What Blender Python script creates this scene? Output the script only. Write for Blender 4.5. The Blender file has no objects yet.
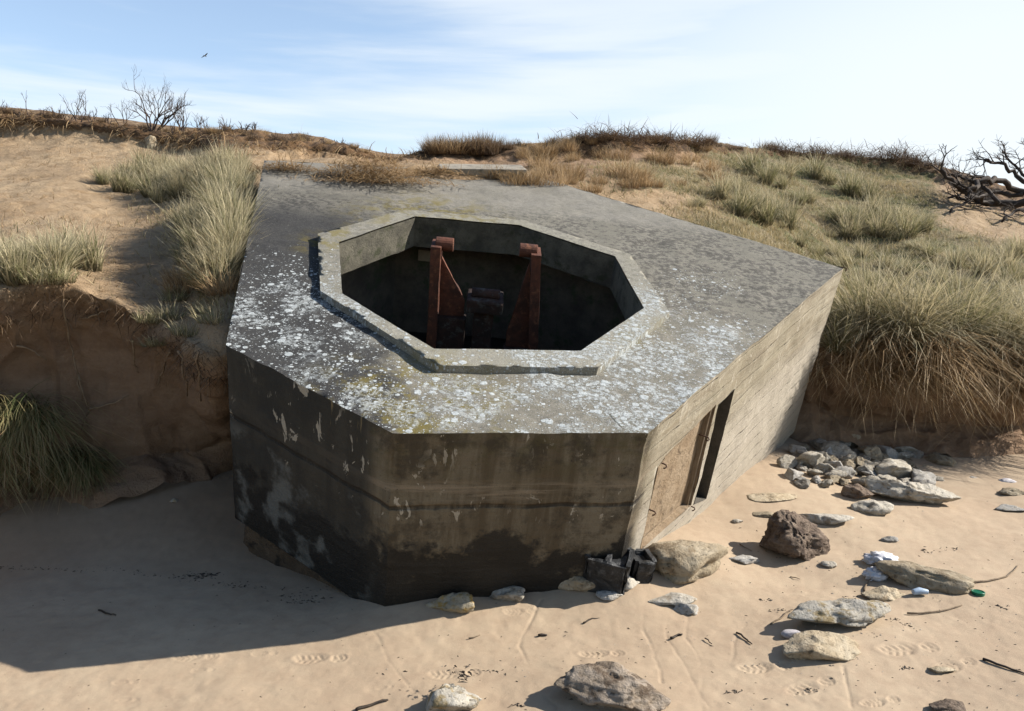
import bpy, bmesh, math, random
import numpy as np
from mathutils import Vector, Matrix, Quaternion
from mathutils.geometry import delaunay_2d_cdt
from mathutils.bvhtree import BVHTree

R = math.radians
random.seed(7)
rng = np.random.default_rng(7)
scene = bpy.context.scene
COL = scene.collection

# ------------------------------------------------------------------ camera maths
FPX, CX, CY = 820.0, 512.0, 355.5
PITCH = R(5.0)
CAMZ = 2.0
FWD = np.array([0, math.cos(PITCH), -math.sin(PITCH)])
DWN = np.array([0, -math.sin(PITCH), -math.cos(PITCH)])
RGT = np.array([1.0, 0, 0])
CAM = np.array([0, 0, CAMZ])

def ray(px, py):
    return RGT * (px - CX) / FPX + DWN * (py - CY) / FPX + FWD

def at(px, py, d):
    return CAM + ray(px, py) * d

# ------------------------------------------------------------------ noise
def _hash(ix, iy, iz, seed):
    h = (ix.astype(np.int64) * 374761393 + iy.astype(np.int64) * 668265263 + iz.astype(np.int64) * 2147483647 + seed * 974634777) & 0xffffffff
    h = ((h ^ (h >> 13)) * 1274126177) & 0xffffffff
    h = ((h ^ (h >> 16)) * 2246822519) & 0xffffffff
    return ((h ^ (h >> 15)) & 0xffffff) / float(0xffffff)

def vnoise(P, seed=0):
    P = np.asarray(P, float)
    f = np.floor(P); t = P - f; t = t * t * t * (t * (t * 6 - 15) + 10)
    i = f.astype(np.int64)
    out = 0
    for dx in (0, 1):
        wx = t[..., 0] if dx else 1 - t[..., 0]
        for dy in (0, 1):
            wy = t[..., 1] if dy else 1 - t[..., 1]
            for dz in (0, 1):
                wz = t[..., 2] if dz else 1 - t[..., 2]
                out = out + wx * wy * wz * _hash(i[..., 0] + dx, i[..., 1] + dy, i[..., 2] + dz, seed)
    return out * 2 - 1

def fbm(P, scale=1.0, octv=4, seed=0, gain=.5, ridged=False):
    P = np.asarray(P, float) * scale
    a = 1.0; s = 0; tot = 0
    for k in range(octv):
        n = vnoise(P, seed + k * 17)
        if ridged: n = 1 - 2 * np.abs(n)
        s = s + a * n; tot += a
        a *= gain; P = P * 2.03 + 11.7
    return s / tot

def sstep(a, b, x):
    t = np.clip((x - a) / (b - a), 0, 1); return t * t * (3 - 2 * t)

# ------------------------------------------------------------------ object helpers
def tag(o, label=None, cat=None, group=None, kind=None):
    if label: o['label'] = label
    if cat: o['category'] = cat
    if group: o['group'] = group
    if kind: o['kind'] = kind
    return o

def link(name, me, parent=None, mat=None):
    o = bpy.data.objects.new(name, me); COL.objects.link(o)
    if mat is not None and me is not None: me.materials.append(mat)
    if parent is not None: o.parent = parent
    return o

def empty(name, loc=(0, 0, 0)):
    o = bpy.data.objects.new(name, None); COL.objects.link(o)
    o.location = loc; o.empty_display_size = .1
    return o

def mesh_np(name, V, F, smooth=True, attrs=None):
    """V (n,3); F (m,k) all the same k"""
    V = np.asarray(V, np.float32); F = np.asarray(F, np.int32)
    me = bpy.data.meshes.new(name)
    m, k = F.shape
    me.vertices.add(len(V)); me.vertices.foreach_set('co', V.ravel())
    me.loops.add(m * k); me.loops.foreach_set('vertex_index', F.ravel())
    me.polygons.add(m)
    me.polygons.foreach_set('loop_start', np.arange(0, m * k, k, dtype=np.int32))
    me.polygons.foreach_set('loop_total', np.full(m, k, np.int32))
    me.polygons.foreach_set('use_smooth', np.full(m, smooth))
    me.update(calc_edges=True)
    if attrs:
        for nm, data in attrs.items():
            data = np.asarray(data, np.float32)
            if data.ndim == 1:
                a = me.attributes.new(nm, 'FLOAT', 'POINT'); a.data.foreach_set('value', data)
            else:
                if data.shape[1] == 3: data = np.concatenate([data, np.ones((len(data), 1), np.float32)], 1)
                a = me.attributes.new(nm, 'FLOAT_COLOR', 'POINT'); a.data.foreach_set('color', data.ravel())
    return me

def grid_faces(nr, nc):
    i = np.arange(nr * nc).reshape(nr, nc)
    return np.stack([i[:-1, :-1], i[:-1, 1:], i[1:, 1:], i[1:, :-1]], -1).reshape(-1, 4)

class MB:
    """collects tubes / boxes / polys for one mesh"""
    def __init__(s): s.v = []; s.f = []
    def add(s, vs, fs):
        b = len(s.v); s.v += [tuple(map(float, v)) for v in vs]; s.f += [tuple(i + b for i in f) for f in fs]
    def tube(s, pts, rad, sides=6, cap=True):
        pts = [Vector(p) for p in pts]; n = len(pts)
        if not hasattr(rad, '__len__'): rad = [rad] * n
        vs = []; up = Vector((.13, .21, .97))
        for i, p in enumerate(pts):
            t = (pts[min(i + 1, n - 1)] - pts[max(i - 1, 0)]).normalized()
            a = t.cross(up)
            if a.length < .05: a = t.cross(Vector((1, 0, 0)))
            a.normalize(); b = t.cross(a)
            for k in range(sides):
                q = 2 * math.pi * k / sides
                vs.append(p + (a * math.cos(q) + b * math.sin(q)) * rad[i])
        fs = []
        for i in range(n - 1):
            for k in range(sides):
                k2 = (k + 1) % sides
                fs.append((i * sides + k, i * sides + k2, (i + 1) * sides + k2, (i + 1) * sides + k))
        if cap:
            fs.append(tuple(range(sides))[::-1]); fs.append(tuple((n - 1) * sides + k for k in range(sides)))
        s.add(vs, fs)
    def prism(s, poly, off):
        n = len(poly); poly = [Vector(p) for p in poly]; off = Vector(off)
        s.add(poly + [p + off for p in poly],
              [tuple(range(n))[::-1], tuple(range(n, 2 * n))] + [(i, (i + 1) % n, n + (i + 1) % n, n + i) for i in range(n)])
    def box(s, c, u, v, w):
        c, u, v, w = Vector(c), Vector(u), Vector(v), Vector(w)
        s.prism([c - u - v - w, c + u - v - w, c + u + v - w, c - u + v - w], w * 2)
    def build(s, name, mat, parent=None, smooth=False, bevel=0):
        me = bpy.data.meshes.new(name); me.from_pydata(s.v, [], s.f); me.update()
        bm = bmesh.new(); bm.from_mesh(me)
        bmesh.ops.recalc_face_normals(bm, faces=bm.faces)
        if bevel: bmesh.ops.bevel(bm, geom=[e for e in bm.edges if e.calc_face_angle(0) > .5], offset=bevel, segments=2, affect='EDGES', profile=.6)
        bm.to_mesh(me); bm.free()
        if smooth:
            me.polygons.foreach_set('use_smooth', [True] * len(me.polygons))
        return link(name, me, parent, mat)

# ------------------------------------------------------------------ node helpers
GAIN = .64
class NT:
    tint = (1, 1, 1)
    def __init__(s, name):
        s.m = bpy.data.materials.new(name); s.m.use_nodes = True
        s.t = s.m.node_tree; s.n = s.t.nodes; s.b = s.n['Principled BSDF']
        s.b.inputs['Specular IOR Level'].default_value = .25
        s.co = s.new('ShaderNodeTexCoord'); s.obj = s.co.outputs['Object']
        s.geo = None
    def new(s, ty, **kw):
        nd = s.n.new(ty)
        for k, v in kw.items(): setattr(nd, k, v)
        return nd
    def set(s, sock, val):
        if isinstance(val, bpy.types.NodeSocket): s.t.links.new(val, sock)
        elif val is not None:
            if hasattr(sock.default_value, '__len__') and not hasattr(val, '__len__'): val = (val,) * len(sock.default_value)
            if hasattr(val, '__len__') and len(sock.default_value) == 4 and len(val) == 3: val = (*val, 1)
            sock.default_value = val
    def math(s, op, a, b=None, c=None, clamp=False):
        nd = s.new('ShaderNodeMath', operation=op, use_clamp=clamp)
        for i, x in enumerate((a, b, c)):
            if x is not None: s.set(nd.inputs[i], x)
        return nd.outputs[0]
    def vmath(s, op, a, b=None):
        nd = s.new('ShaderNodeVectorMath', operation=op)
        s.set(nd.inputs[0], a)
        if b is not None: s.set(nd.inputs[1], b)
        return nd.outputs['Value'] if op in ('DISTANCE', 'LENGTH', 'DOT_PRODUCT') else nd.outputs[0]
    def noise(s, scale, det=4, rough=.55, vec=None, dist=0, col=False):
        nd = s.new('ShaderNodeTexNoise')
        s.set(nd.inputs['Vector'], vec or s.obj); s.set(nd.inputs['Scale'], scale)
        nd.inputs['Detail'].default_value = det; nd.inputs['Roughness'].default_value = rough; nd.inputs['Distortion'].default_value = dist
        return nd.outputs['Color' if col else 'Fac']
    def voro(s, scale, vec=None, feat='F1', rnd=1):
        nd = s.new('ShaderNodeTexVoronoi', feature=feat)
        s.set(nd.inputs['Vector'], vec or s.obj); s.set(nd.inputs['Scale'], scale); nd.inputs['Randomness'].default_value = rnd
        return nd
    def ramp(s, x, a, b, lo=0., hi=1., smooth=True):
        nd = s.new('ShaderNodeMapRange', interpolation_type='SMOOTHSTEP' if smooth else 'LINEAR')
        s.set(nd.inputs['Value'], x)
        for k, v in (('From Min', a), ('From Max', b), ('To Min', lo), ('To Max', hi)): s.set(nd.inputs[k], v)
        return nd.outputs[0]
    def mix(s, f, a, b, mode='MIX'):
        nd = s.new('ShaderNodeMix', data_type='RGBA', blend_type=mode)
        s.set(nd.inputs[0], f); s.set(nd.inputs[6], a); s.set(nd.inputs[7], b)
        return nd.outputs[2]
    def scalev(s, v, sc):
        nd = s.new('ShaderNodeMapping'); s.set(nd.inputs['Vector'], v); nd.inputs['Scale'].default_value = sc
        return nd.outputs[0]
    def xyz(s, v=None):
        nd = s.new('ShaderNodeSeparateXYZ'); s.set(nd.inputs[0], v or s.obj); return nd.outputs
    def attr(s, name, out='Fac'):
        nd = s.new('ShaderNodeAttribute', attribute_name=name); return nd.outputs[out]
    def rand(s): return s.new('ShaderNodeObjectInfo').outputs['Random']
    def bump(s, h, dist=.01, strength=1., prev=None):
        nd = s.new('ShaderNodeBump'); nd.inputs['Strength'].default_value = strength; nd.inputs['Distance'].default_value = dist
        s.set(nd.inputs['Height'], h)
        if prev is not None: s.set(nd.inputs['Normal'], prev)
        return nd.outputs[0]
    def out(s, col, rough=.85, normal=None):
        col = s.mix(1.0, col, tuple(x * GAIN for x in s.tint), 'MULTIPLY')
        s.set(s.b.inputs['Base Color'], col); s.set(s.b.inputs['Roughness'], rough)
        if normal is not None: s.set(s.b.inputs['Normal'], normal)
        return s.m

# ------------------------------------------------------------------ materials
def mat_sand():
    n = NT('beach_sand')
    a = n.noise(.8, 4, .6); b = n.noise(9, 5, .65); c = n.noise(420, 2, .6)
    col = n.mix(n.ramp(a, .3, .7), (.43, .325, .22), (.49, .385, .265))
    col = n.mix(n.ramp(b, .35, .75, 0, .6), col, (.36, .26, .175))
    col = n.mix(n.ramp(c, .35, .7, 0, .35), col, (.30, .215, .14))
    v = n.voro(95); spk = n.math('LESS_THAN', v.outputs['Distance'], n.ramp(n.noise(3), .5, .72, .0, .16))
    col = n.mix(n.math('MULTIPLY', spk, .55), col, (.16, .12, .085))
    shade_damp = n.attr('shade_damp')
    col = n.mix(shade_damp, col, (.30, .195, .115))  # brown of the shaded sand painted in, along with random dampness
    h = n.math('ADD', n.math('MULTIPLY', n.noise(300, 3, .7), .35), n.math('MULTIPLY', n.noise(11, 5, .6), .5))
    return n.out(col, .92, n.bump(h, .006, .7))

def mat_dune():
    n = NT('dune_sand')
    a = n.noise(.7, 4, .6); b = n.noise(6, 6, .7); c = n.noise(60, 4, .7)
    col = n.mix(n.ramp(a, .3, .7), (.36, .25, .145), (.44, .325, .20))
    col = n.mix(n.ramp(b, .42, .7, 0, .75), col, (.26, .165, .085))
    col = n.mix(n.ramp(c, .5, .75, 0, .55), col, (.13, .09, .05))
    # weathered cliff face: firmer, redder sand with thin strata
    z = n.xyz()[2]
    st = n.noise(1, 5, .7, vec=n.scalev(n.obj, (1.6, 1.6, 6)))
    cl = n.mix(n.ramp(st, .35, .7), (.30, .19, .115), (.38, .255, .16))
    cl = n.mix(n.ramp(n.noise(4, 5, .7), .5, .7, 0, .7), cl, (.22, .135, .08))
    col = n.mix(n.attr('cliff'), col, cl)
    # mossy litter between the tufts
    g1 = n.noise(14, 6, .75); g2 = n.noise(2.2, 5, .65); g3 = n.noise(110, 3, .7)
    lit = n.mix(n.ramp(g1, .35, .65), (.115, .085, .042), (.27, .215, .12))
    lit = n.mix(n.ramp(g2, .43, .64), lit, n.mix(g3, (.06, .07, .022), (.17, .17, .065)))
    lit = n.mix(n.ramp(g3, .5, .8, 0, .5), lit, (.38, .31, .18))
    veg = n.math('ADD', n.attr('veg'), n.ramp(g1, .3, .7, -.25, .25), clamp=True)
    col = n.mix(n.ramp(veg, .3, .7), col, lit)
    # peaty root band under the crest
    pe = n.mix(n.ramp(b, .35, .65), (.055, .034, .02), (.20, .115, .055))
    col = n.mix(n.ramp(n.math('ADD', n.attr('peat'), n.ramp(b, .3, .7, -.3, .3)), .3, .6), col, pe)
    h = n.math('ADD', n.math('MULTIPLY', n.noise(45, 5, .75), .8), n.noise(9, 6, .7))
    return n.out(col, .95, n.bump(h, .035, .9))

def mat_top(kerb=False):
    """weathered roof concrete with lichen; object coords = bunker axes (u right, v back, n up)"""
    n = NT('lichened_kerb_concrete' if kerb else 'lichened_concrete')
    u, v, w = n.xyz()
    flat = n.new('ShaderNodeCombineXYZ'); n.set(flat.inputs[0], u); n.set(flat.inputs[1], v); n.set(flat.inputs[2], n.math('MULTIPLY', w, .6))
    P = flat.outputs[0]
    def near(pt, r0, r1):
        return n.ramp(n.vmath('DISTANCE', P, (*pt, 0)), r0, r1, 1, 0)
    a = n.noise(2.2, 6, .65); b = n.noise(17, 6, .78); c = n.noise(170, 4, .75); g_ = n.noise(60, 4, .8)
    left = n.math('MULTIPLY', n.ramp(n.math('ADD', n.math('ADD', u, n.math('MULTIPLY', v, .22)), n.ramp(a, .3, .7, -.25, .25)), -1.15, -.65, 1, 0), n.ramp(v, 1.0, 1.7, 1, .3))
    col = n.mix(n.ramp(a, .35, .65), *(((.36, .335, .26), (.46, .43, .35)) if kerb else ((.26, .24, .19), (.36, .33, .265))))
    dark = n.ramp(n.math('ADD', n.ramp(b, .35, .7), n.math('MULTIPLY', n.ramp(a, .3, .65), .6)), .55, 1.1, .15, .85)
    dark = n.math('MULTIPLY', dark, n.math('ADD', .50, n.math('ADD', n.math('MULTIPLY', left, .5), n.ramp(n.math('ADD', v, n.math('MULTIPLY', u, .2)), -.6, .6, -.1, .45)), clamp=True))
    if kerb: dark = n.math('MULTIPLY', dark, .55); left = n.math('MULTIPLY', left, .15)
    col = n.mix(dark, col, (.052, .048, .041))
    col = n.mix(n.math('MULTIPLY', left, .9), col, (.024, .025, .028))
    # bare pale band near the dune
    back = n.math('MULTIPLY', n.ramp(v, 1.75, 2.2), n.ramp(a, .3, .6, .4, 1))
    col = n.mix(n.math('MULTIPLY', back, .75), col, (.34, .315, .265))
    col = n.mix(n.ramp(c, .42, .68, 0, .7), col, (.045, .041, .036))
    col = n.mix(n.ramp(g_, .55, .72, 0, .5), col, (.30, .28, .235))
    # yellow-green moss
    ms = n.math('MULTIPLY', n.ramp(n.noise(6.5, 6, .75), .46, .60), n.math('MAXIMUM', n.math('MULTIPLY', near((-.35, -2.0), .15, .85), 1.0), n.math('MULTIPLY', n.math('MAXIMUM', n.math('MAXIMUM', near((-.6, 1.5), .3, 1.1), near((1.0, -.75), .1, .5)), near((-1.3, .5), .1, .5)), .8)))
    col = n.mix(n.math('MULTIPLY', ms, .85), col, n.mix(b, (.085, .085, .018), (.30, .215, .035)))
    # white crust lichen, dense by the front right corner
    wob = n.vmath('ADD', P, n.vmath('SCALE', n.noise(30, 3, .6, vec=P, col=True), None)) if False else P
    dn = n.new('ShaderNodeVectorMath', operation='MULTIPLY_ADD')
    n.set(dn.inputs[0], n.noise(48, 4, .7, vec=P, col=True)); n.set(dn.inputs[1], (.020, .020, 0)); n.set(dn.inputs[2], P)
    Q = dn.outputs[0]
    dens = n.math('MAXIMUM', near((.95, -1.35), .5, 1.3), n.math('MULTIPLY', near((1.22, -.25), .1, .75), .85))
    dens = n.math('MAXIMUM', dens, n.math('MULTIPLY', near((1.75, -.75), .1, .8), .8))
    dens = n.math('MAXIMUM', dens, n.math('MULTIPLY', n.ramp(n.math('ADD', v, n.math('MULTIPLY', u, -.1)), -1.85, -1.0, 1, 0), .74))
    dens = n.math('MAXIMUM', dens, n.math('MULTIPLY', near((-1.35, -1.05), .3, 1.7), .76))
    dens = n.math('MAXIMUM', dens, n.math('MULTIPLY', near((1.9, .45), .1, .5), .45))
    clump = n.noise(3.2, 5, .65, vec=P)
    dd = n.math('MULTIPLY', dens, n.ramp(clump, .32, .58, .42, 1.12))
    lich = None
    for sc, off_ in ((13, 3.1), (20, 5.7), (31, 8.3), (52, 1.9), (85, 4.4)):
        vo = n.voro(sc, vec=n.vmath('ADD', Q, (off_, off_ * .7, 0)))
        cr_ = n.xyz(vo.outputs['Color'])
        on = n.ramp(n.math('SUBTRACT', cr_[0], n.ramp(dd, 0, 1.05, 1.02, .42, False)), 0, .01)
        rad = n.math('MULTIPLY_ADD', cr_[1], .24, .13)
        m = n.math('MULTIPLY', on, n.ramp(n.math('SUBTRACT', rad, vo.outputs['Distance']), -.02, .03))
        lich = m if lich is None else n.math('MAXIMUM', lich, m)
    crust = n.math('MULTIPLY', n.ramp(n.noise(26, 6, .8, vec=P), .46, .55), n.ramp(dd, .60, .92))
    lich = n.math('MAXIMUM', lich, n.math('MULTIPLY', crust, .85))
    lc = n.mix(n.ramp(n.noise(75, 4, .75, vec=P), .32, .68), (.33, .36, .355), (.66, .69, .69))
    col = n.mix(n.math('MULTIPLY', lich, .93), col, lc)
    # a few cracks
    cr = n.voro(1.1, vec=Q, feat='DISTANCE_TO_EDGE').outputs['Distance']
    crk = n.math('MULTIPLY', n.ramp(cr, .003, .008, 1, 0), n.ramp(n.noise(1.3), .60, .70))
    col = n.mix(n.math('MULTIPLY', crk, .7), col, (.03, .028, .025))
    h = n.math('ADD', n.math('MULTIPLY', c, .5), n.math('ADD', n.math('MULTIPLY', b, .5), n.math('MULTIPLY', lich, .35)))
    h = n.math('SUBTRACT', h, n.math('MULTIPLY', crk, .8))
    return n.out(col, .92, n.bump(h, .016, .9))

def mat_wall():
    n = NT('board_marked_concrete')
    u, v, w = n.xyz()
    a = n.noise(1.7, 6, .65); b = n.noise(12, 6, .72); c = n.noise(120, 3, .7)
    hor = n.noise(1, 5, .65, vec=n.scalev(n.obj, (1.1, 1.1, 16)))
    ver = n.noise(1, 5, .65, vec=n.scalev(n.obj, (9, 9, .9)))
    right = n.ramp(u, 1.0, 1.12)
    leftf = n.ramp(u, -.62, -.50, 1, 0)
    col = n.mix(n.ramp(a, .3, .7), (.30, .26, .18), (.39, .345, .255))
    col = n.mix(n.ramp(hor, .4, .68, 0, .55), col, (.22, .165, .105))
    bid = n.new('ShaderNodeTexWhiteNoise', noise_dimensions='1D'); n.set(bid.inputs['W'], n.math('FLOOR', n.math('DIVIDE', w, .145)))
    col = n.mix(n.math('MULTIPLY', right, n.ramp(bid.outputs['Value'], 0, 1, 0, .45, False)), col, (.25, .215, .165))
    grain = n.noise(1, 5, .7, vec=n.scalev(n.obj, (1.6, 1.6, 42)))
    col = n.mix(n.math('MULTIPLY', right, n.ramp(grain, .48, .68, 0, .6)), col, (.20, .175, .135))
    col = n.mix(n.math('MULTIPLY', right, n.ramp(ver, .52, .72, 0, .28)), col, (.17, .145, .105))
    # lower right wall bleached by the sea
    col = n.mix(n.math('MULTIPLY', right, n.ramp(n.math('ADD', w, n.math('MULTIPLY', b, .25)), -.75, -.35, .55, 0)), col, (.52, .465, .385))
    # front and left faces: shade painted in with brown streaky stain; moss near top
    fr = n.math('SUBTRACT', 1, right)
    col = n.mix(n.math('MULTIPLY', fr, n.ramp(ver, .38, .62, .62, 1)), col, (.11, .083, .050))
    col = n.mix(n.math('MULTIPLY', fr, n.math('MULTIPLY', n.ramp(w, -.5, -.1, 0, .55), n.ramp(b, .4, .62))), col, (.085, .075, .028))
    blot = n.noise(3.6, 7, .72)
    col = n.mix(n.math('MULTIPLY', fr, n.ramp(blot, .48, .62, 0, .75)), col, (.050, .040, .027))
    col = n.mix(n.math('MULTIPLY', fr, n.math('MULTIPLY', n.ramp(n.math('ABSOLUTE', n.math('ADD', w, .44)), .02, .09, 1, 0), n.ramp(hor, .42, .58))), col, (.27, .215, .15))
    pock = n.voro(38); pk = n.math('MULTIPLY', n.ramp(pock.outputs['Distance'], .10, .16, 1, 0), n.ramp(n.noise(7), .5, .58))
    col = n.mix(n.math('MULTIPLY', pk, .7), col, (.03, .025, .018))
    # left face darkened further, its shade put into the colour
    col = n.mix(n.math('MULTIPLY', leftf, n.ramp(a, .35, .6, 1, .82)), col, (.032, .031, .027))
    # black algae and tar at the waterline of front and left faces
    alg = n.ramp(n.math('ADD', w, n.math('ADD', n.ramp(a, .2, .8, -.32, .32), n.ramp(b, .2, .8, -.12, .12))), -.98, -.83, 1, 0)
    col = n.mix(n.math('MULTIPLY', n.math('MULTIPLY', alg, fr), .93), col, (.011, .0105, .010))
    pale = n.math('MULTIPLY', n.math('MULTIPLY', leftf, n.ramp(n.noise(2.4, 5, .6), .54, .64)), n.ramp(w, -.55, -.7))
    col = n.mix(n.math('MULTIPLY', pale, .6), col, (.21, .215, .20))
    # lime runs and lost chips
    ch = n.math('MULTIPLY', n.ramp(n.noise(1, 4, .7, vec=n.scalev(n.obj, (11, 11, 4.5)), dist=.6), .615, .635), n.ramp(n.noise(1.3), .42, .54))
    ch = n.math('MULTIPLY', ch, n.ramp(w, -.72, -.62))
    col = n.mix(n.math('MULTIPLY', ch, .8), col, (.50, .45, .36))
    # yellow run-off below the top edge of the left face
    yl = n.math('MULTIPLY', n.math('MULTIPLY', n.ramp(ver, .60, .66), n.ramp(w, -.38, -.12)), leftf)
    col = n.mix(n.math('MULTIPLY', yl, .7), col, (.33, .25, .13))
    # board joints with lost grout
    fr_ = n.math('ABSOLUTE', n.math('SUBTRACT', n.math('FRACT', n.math('ADD', n.math('DIVIDE', w, .145), n.math('MULTIPLY', n.noise(2), .12))), .5))
    line = n.math('MULTIPLY', n.math('MULTIPLY', n.ramp(fr_, .0, .06, 1, 0), right), n.ramp(n.noise(1, 4, .7, vec=n.scalev(n.obj, (2.2, 2.2, 3))), .38, .6, .45, 1))
    gap = n.math('MULTIPLY', line, n.ramp(n.noise(1, 3, .6, vec=n.scalev(n.obj, (24, 24, 7))), .585, .63))
    col = n.mix(n.math('MULTIPLY', line, .38), col, (.10, .08, .055))
    col = n.mix(n.math('MULTIPLY', gap, .85), col, (.025, .02, .016))
    # construction joint
    cj = n.math('MULTIPLY', n.ramp(n.math('ABSOLUTE', n.math('ADD', w, n.math('ADD', .53, n.math('MULTIPLY', n.noise(5), .04)))), .006, .02, 1, 0), n.math('MULTIPLY', fr, n.ramp(n.noise(1, 4, .7, vec=n.scalev(n.obj, (6, 6, 1))), .35, .55, .25, 1)))
    col = n.mix(n.math('MULTIPLY', cj, .8), col, (.02, .017, .013))
    step = n.math('MULTIPLY', n.ramp(w, -.56, -.545, 0, 1), .6)
    col = n.mix(n.ramp(c, .5, .8, 0, .5), col, (.06, .05, .035))
    h = n.math('ADD', n.math('MULTIPLY', c, .35), n.math('ADD', n.math('MULTIPLY', blot, .8), n.math('ADD', b, n.math('MULTIPLY', hor, .8))))
    h = n.math('SUBTRACT', h, n.math('ADD', n.math('MULTIPLY', gap, 1.2), n.math('ADD', n.math('MULTIPLY', line, .35), n.math('MULTIPLY', cj, 1.5))))
    rough = n.ramp(n.math('MULTIPLY', alg, fr), 0, 1, .92, .5)
    return n.out(col, rough, n.bump(h, .013, .9))

def mat_simple(name, c1, c2, scale=6, bump=.01, rough=.85, c3=None, fine=70, streak=None, metal=0):
    n = NT(name)
    vec = n.scalev(n.obj, streak) if streak else n.obj
    a = n.noise(scale, 6, .68, vec=vec); b = n.noise(fine, 4, .7)
    col = n.mix(n.ramp(a, .33, .67), c1, c2)
    if c3: col = n.mix(n.ramp(n.noise(scale * 1.7, 5, .7, vec=n.vmath('ADD', n.obj, (7.3, 2.1, 4.4))), .52, .66), col, c3)
    col = n.mix(n.ramp(b, .5, .8, 0, .4), col, tuple(x * .45 for x in c1))
    n.b.inputs['Metallic'].default_value = metal
    return n.out(col, rough, n.bump(n.math('ADD', a, n.math('MULTIPLY', b, .5)), bump, .9))

def mat_stone(name, c1, c2, c3, scale=9, bump=.02, strata=None):
    n = NT(name)
    off = n.new('ShaderNodeVectorMath', operation='ADD'); n.set(off.inputs[0], n.obj)
    cb = n.new('ShaderNodeCombineXYZ'); r = n.rand()
    n.set(cb.inputs[0], n.math('MULTIPLY', r, 40)); n.set(cb.inputs[1], n.math('MULTIPLY', r, 17)); n.set(off.inputs[1], cb.outputs[0])
    P = off.outputs[0]
    P2 = n.scalev(P, strata) if strata else P
    a = n.noise(scale, 6, .7, vec=P2); b = n.noise(scale * 5, 5, .72, vec=P); c = n.noise(scale * 1.4, 5, .65, vec=n.vmath('ADD', P, (3, 9, 5)))
    col = n.mix(n.ramp(a, .35, .65), c1, c2)
    col = n.mix(n.ramp(c, .5, .64), col, c3)
    pit = n.ramp(b, .30, .42, 1, 0)
    col = n.mix(n.math('MULTIPLY', pit, .75), col, tuple(x * .3 for x in c1))
    br = n.ramp(r, 0, 1, .78, 1.22)
    hs = n.new('ShaderNodeHueSaturation'); n.set(hs.inputs['Value'], br); n.set(hs.inputs['Color'], col)
    h = n.math('SUBTRACT', n.math('ADD', a, n.math('MULTIPLY', b, .55)), n.math('MULTIPLY', pit, .3))
    return n.out(hs.outputs[0], .9, n.bump(h, bump, 1))

def mat_blade(name, straw, green, tip, base):
    """per-blade random in bc.r, height along blade in bc.g"""
    n = NT(name)
    sp = n.new('ShaderNodeSeparateColor'); n.set(sp.inputs[0], n.attr('bc', 'Color'))
    rr, hh = sp.outputs[0], sp.outputs[1]
    k = n.math('ADD', rr, n.ramp(n.rand(), 0, 1, -.2, .2), clamp=True)
    col = n.mix(n.ramp(k, .25, .75), green, straw)
    col = n.mix(n.ramp(hh, .55, 1, 0, .75), col, tip)
    col = n.mix(n.ramp(hh, .0, .3, .8, 0), col, base)
    n.out(col, .65)
    tr = n.new('ShaderNodeBsdfTranslucent'); n.set(tr.inputs[0], col)
    mx = n.new('ShaderNodeMixShader'); mx.inputs[0].default_value = .28
    o = n.n['Material Output']
    n.t.links.new(n.b.outputs[0], mx.inputs[1]); n.t.links.new(tr.outputs[0], mx.inputs[2]); n.t.links.new(mx.outputs[0], o.inputs[0])
    return n.m

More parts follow.
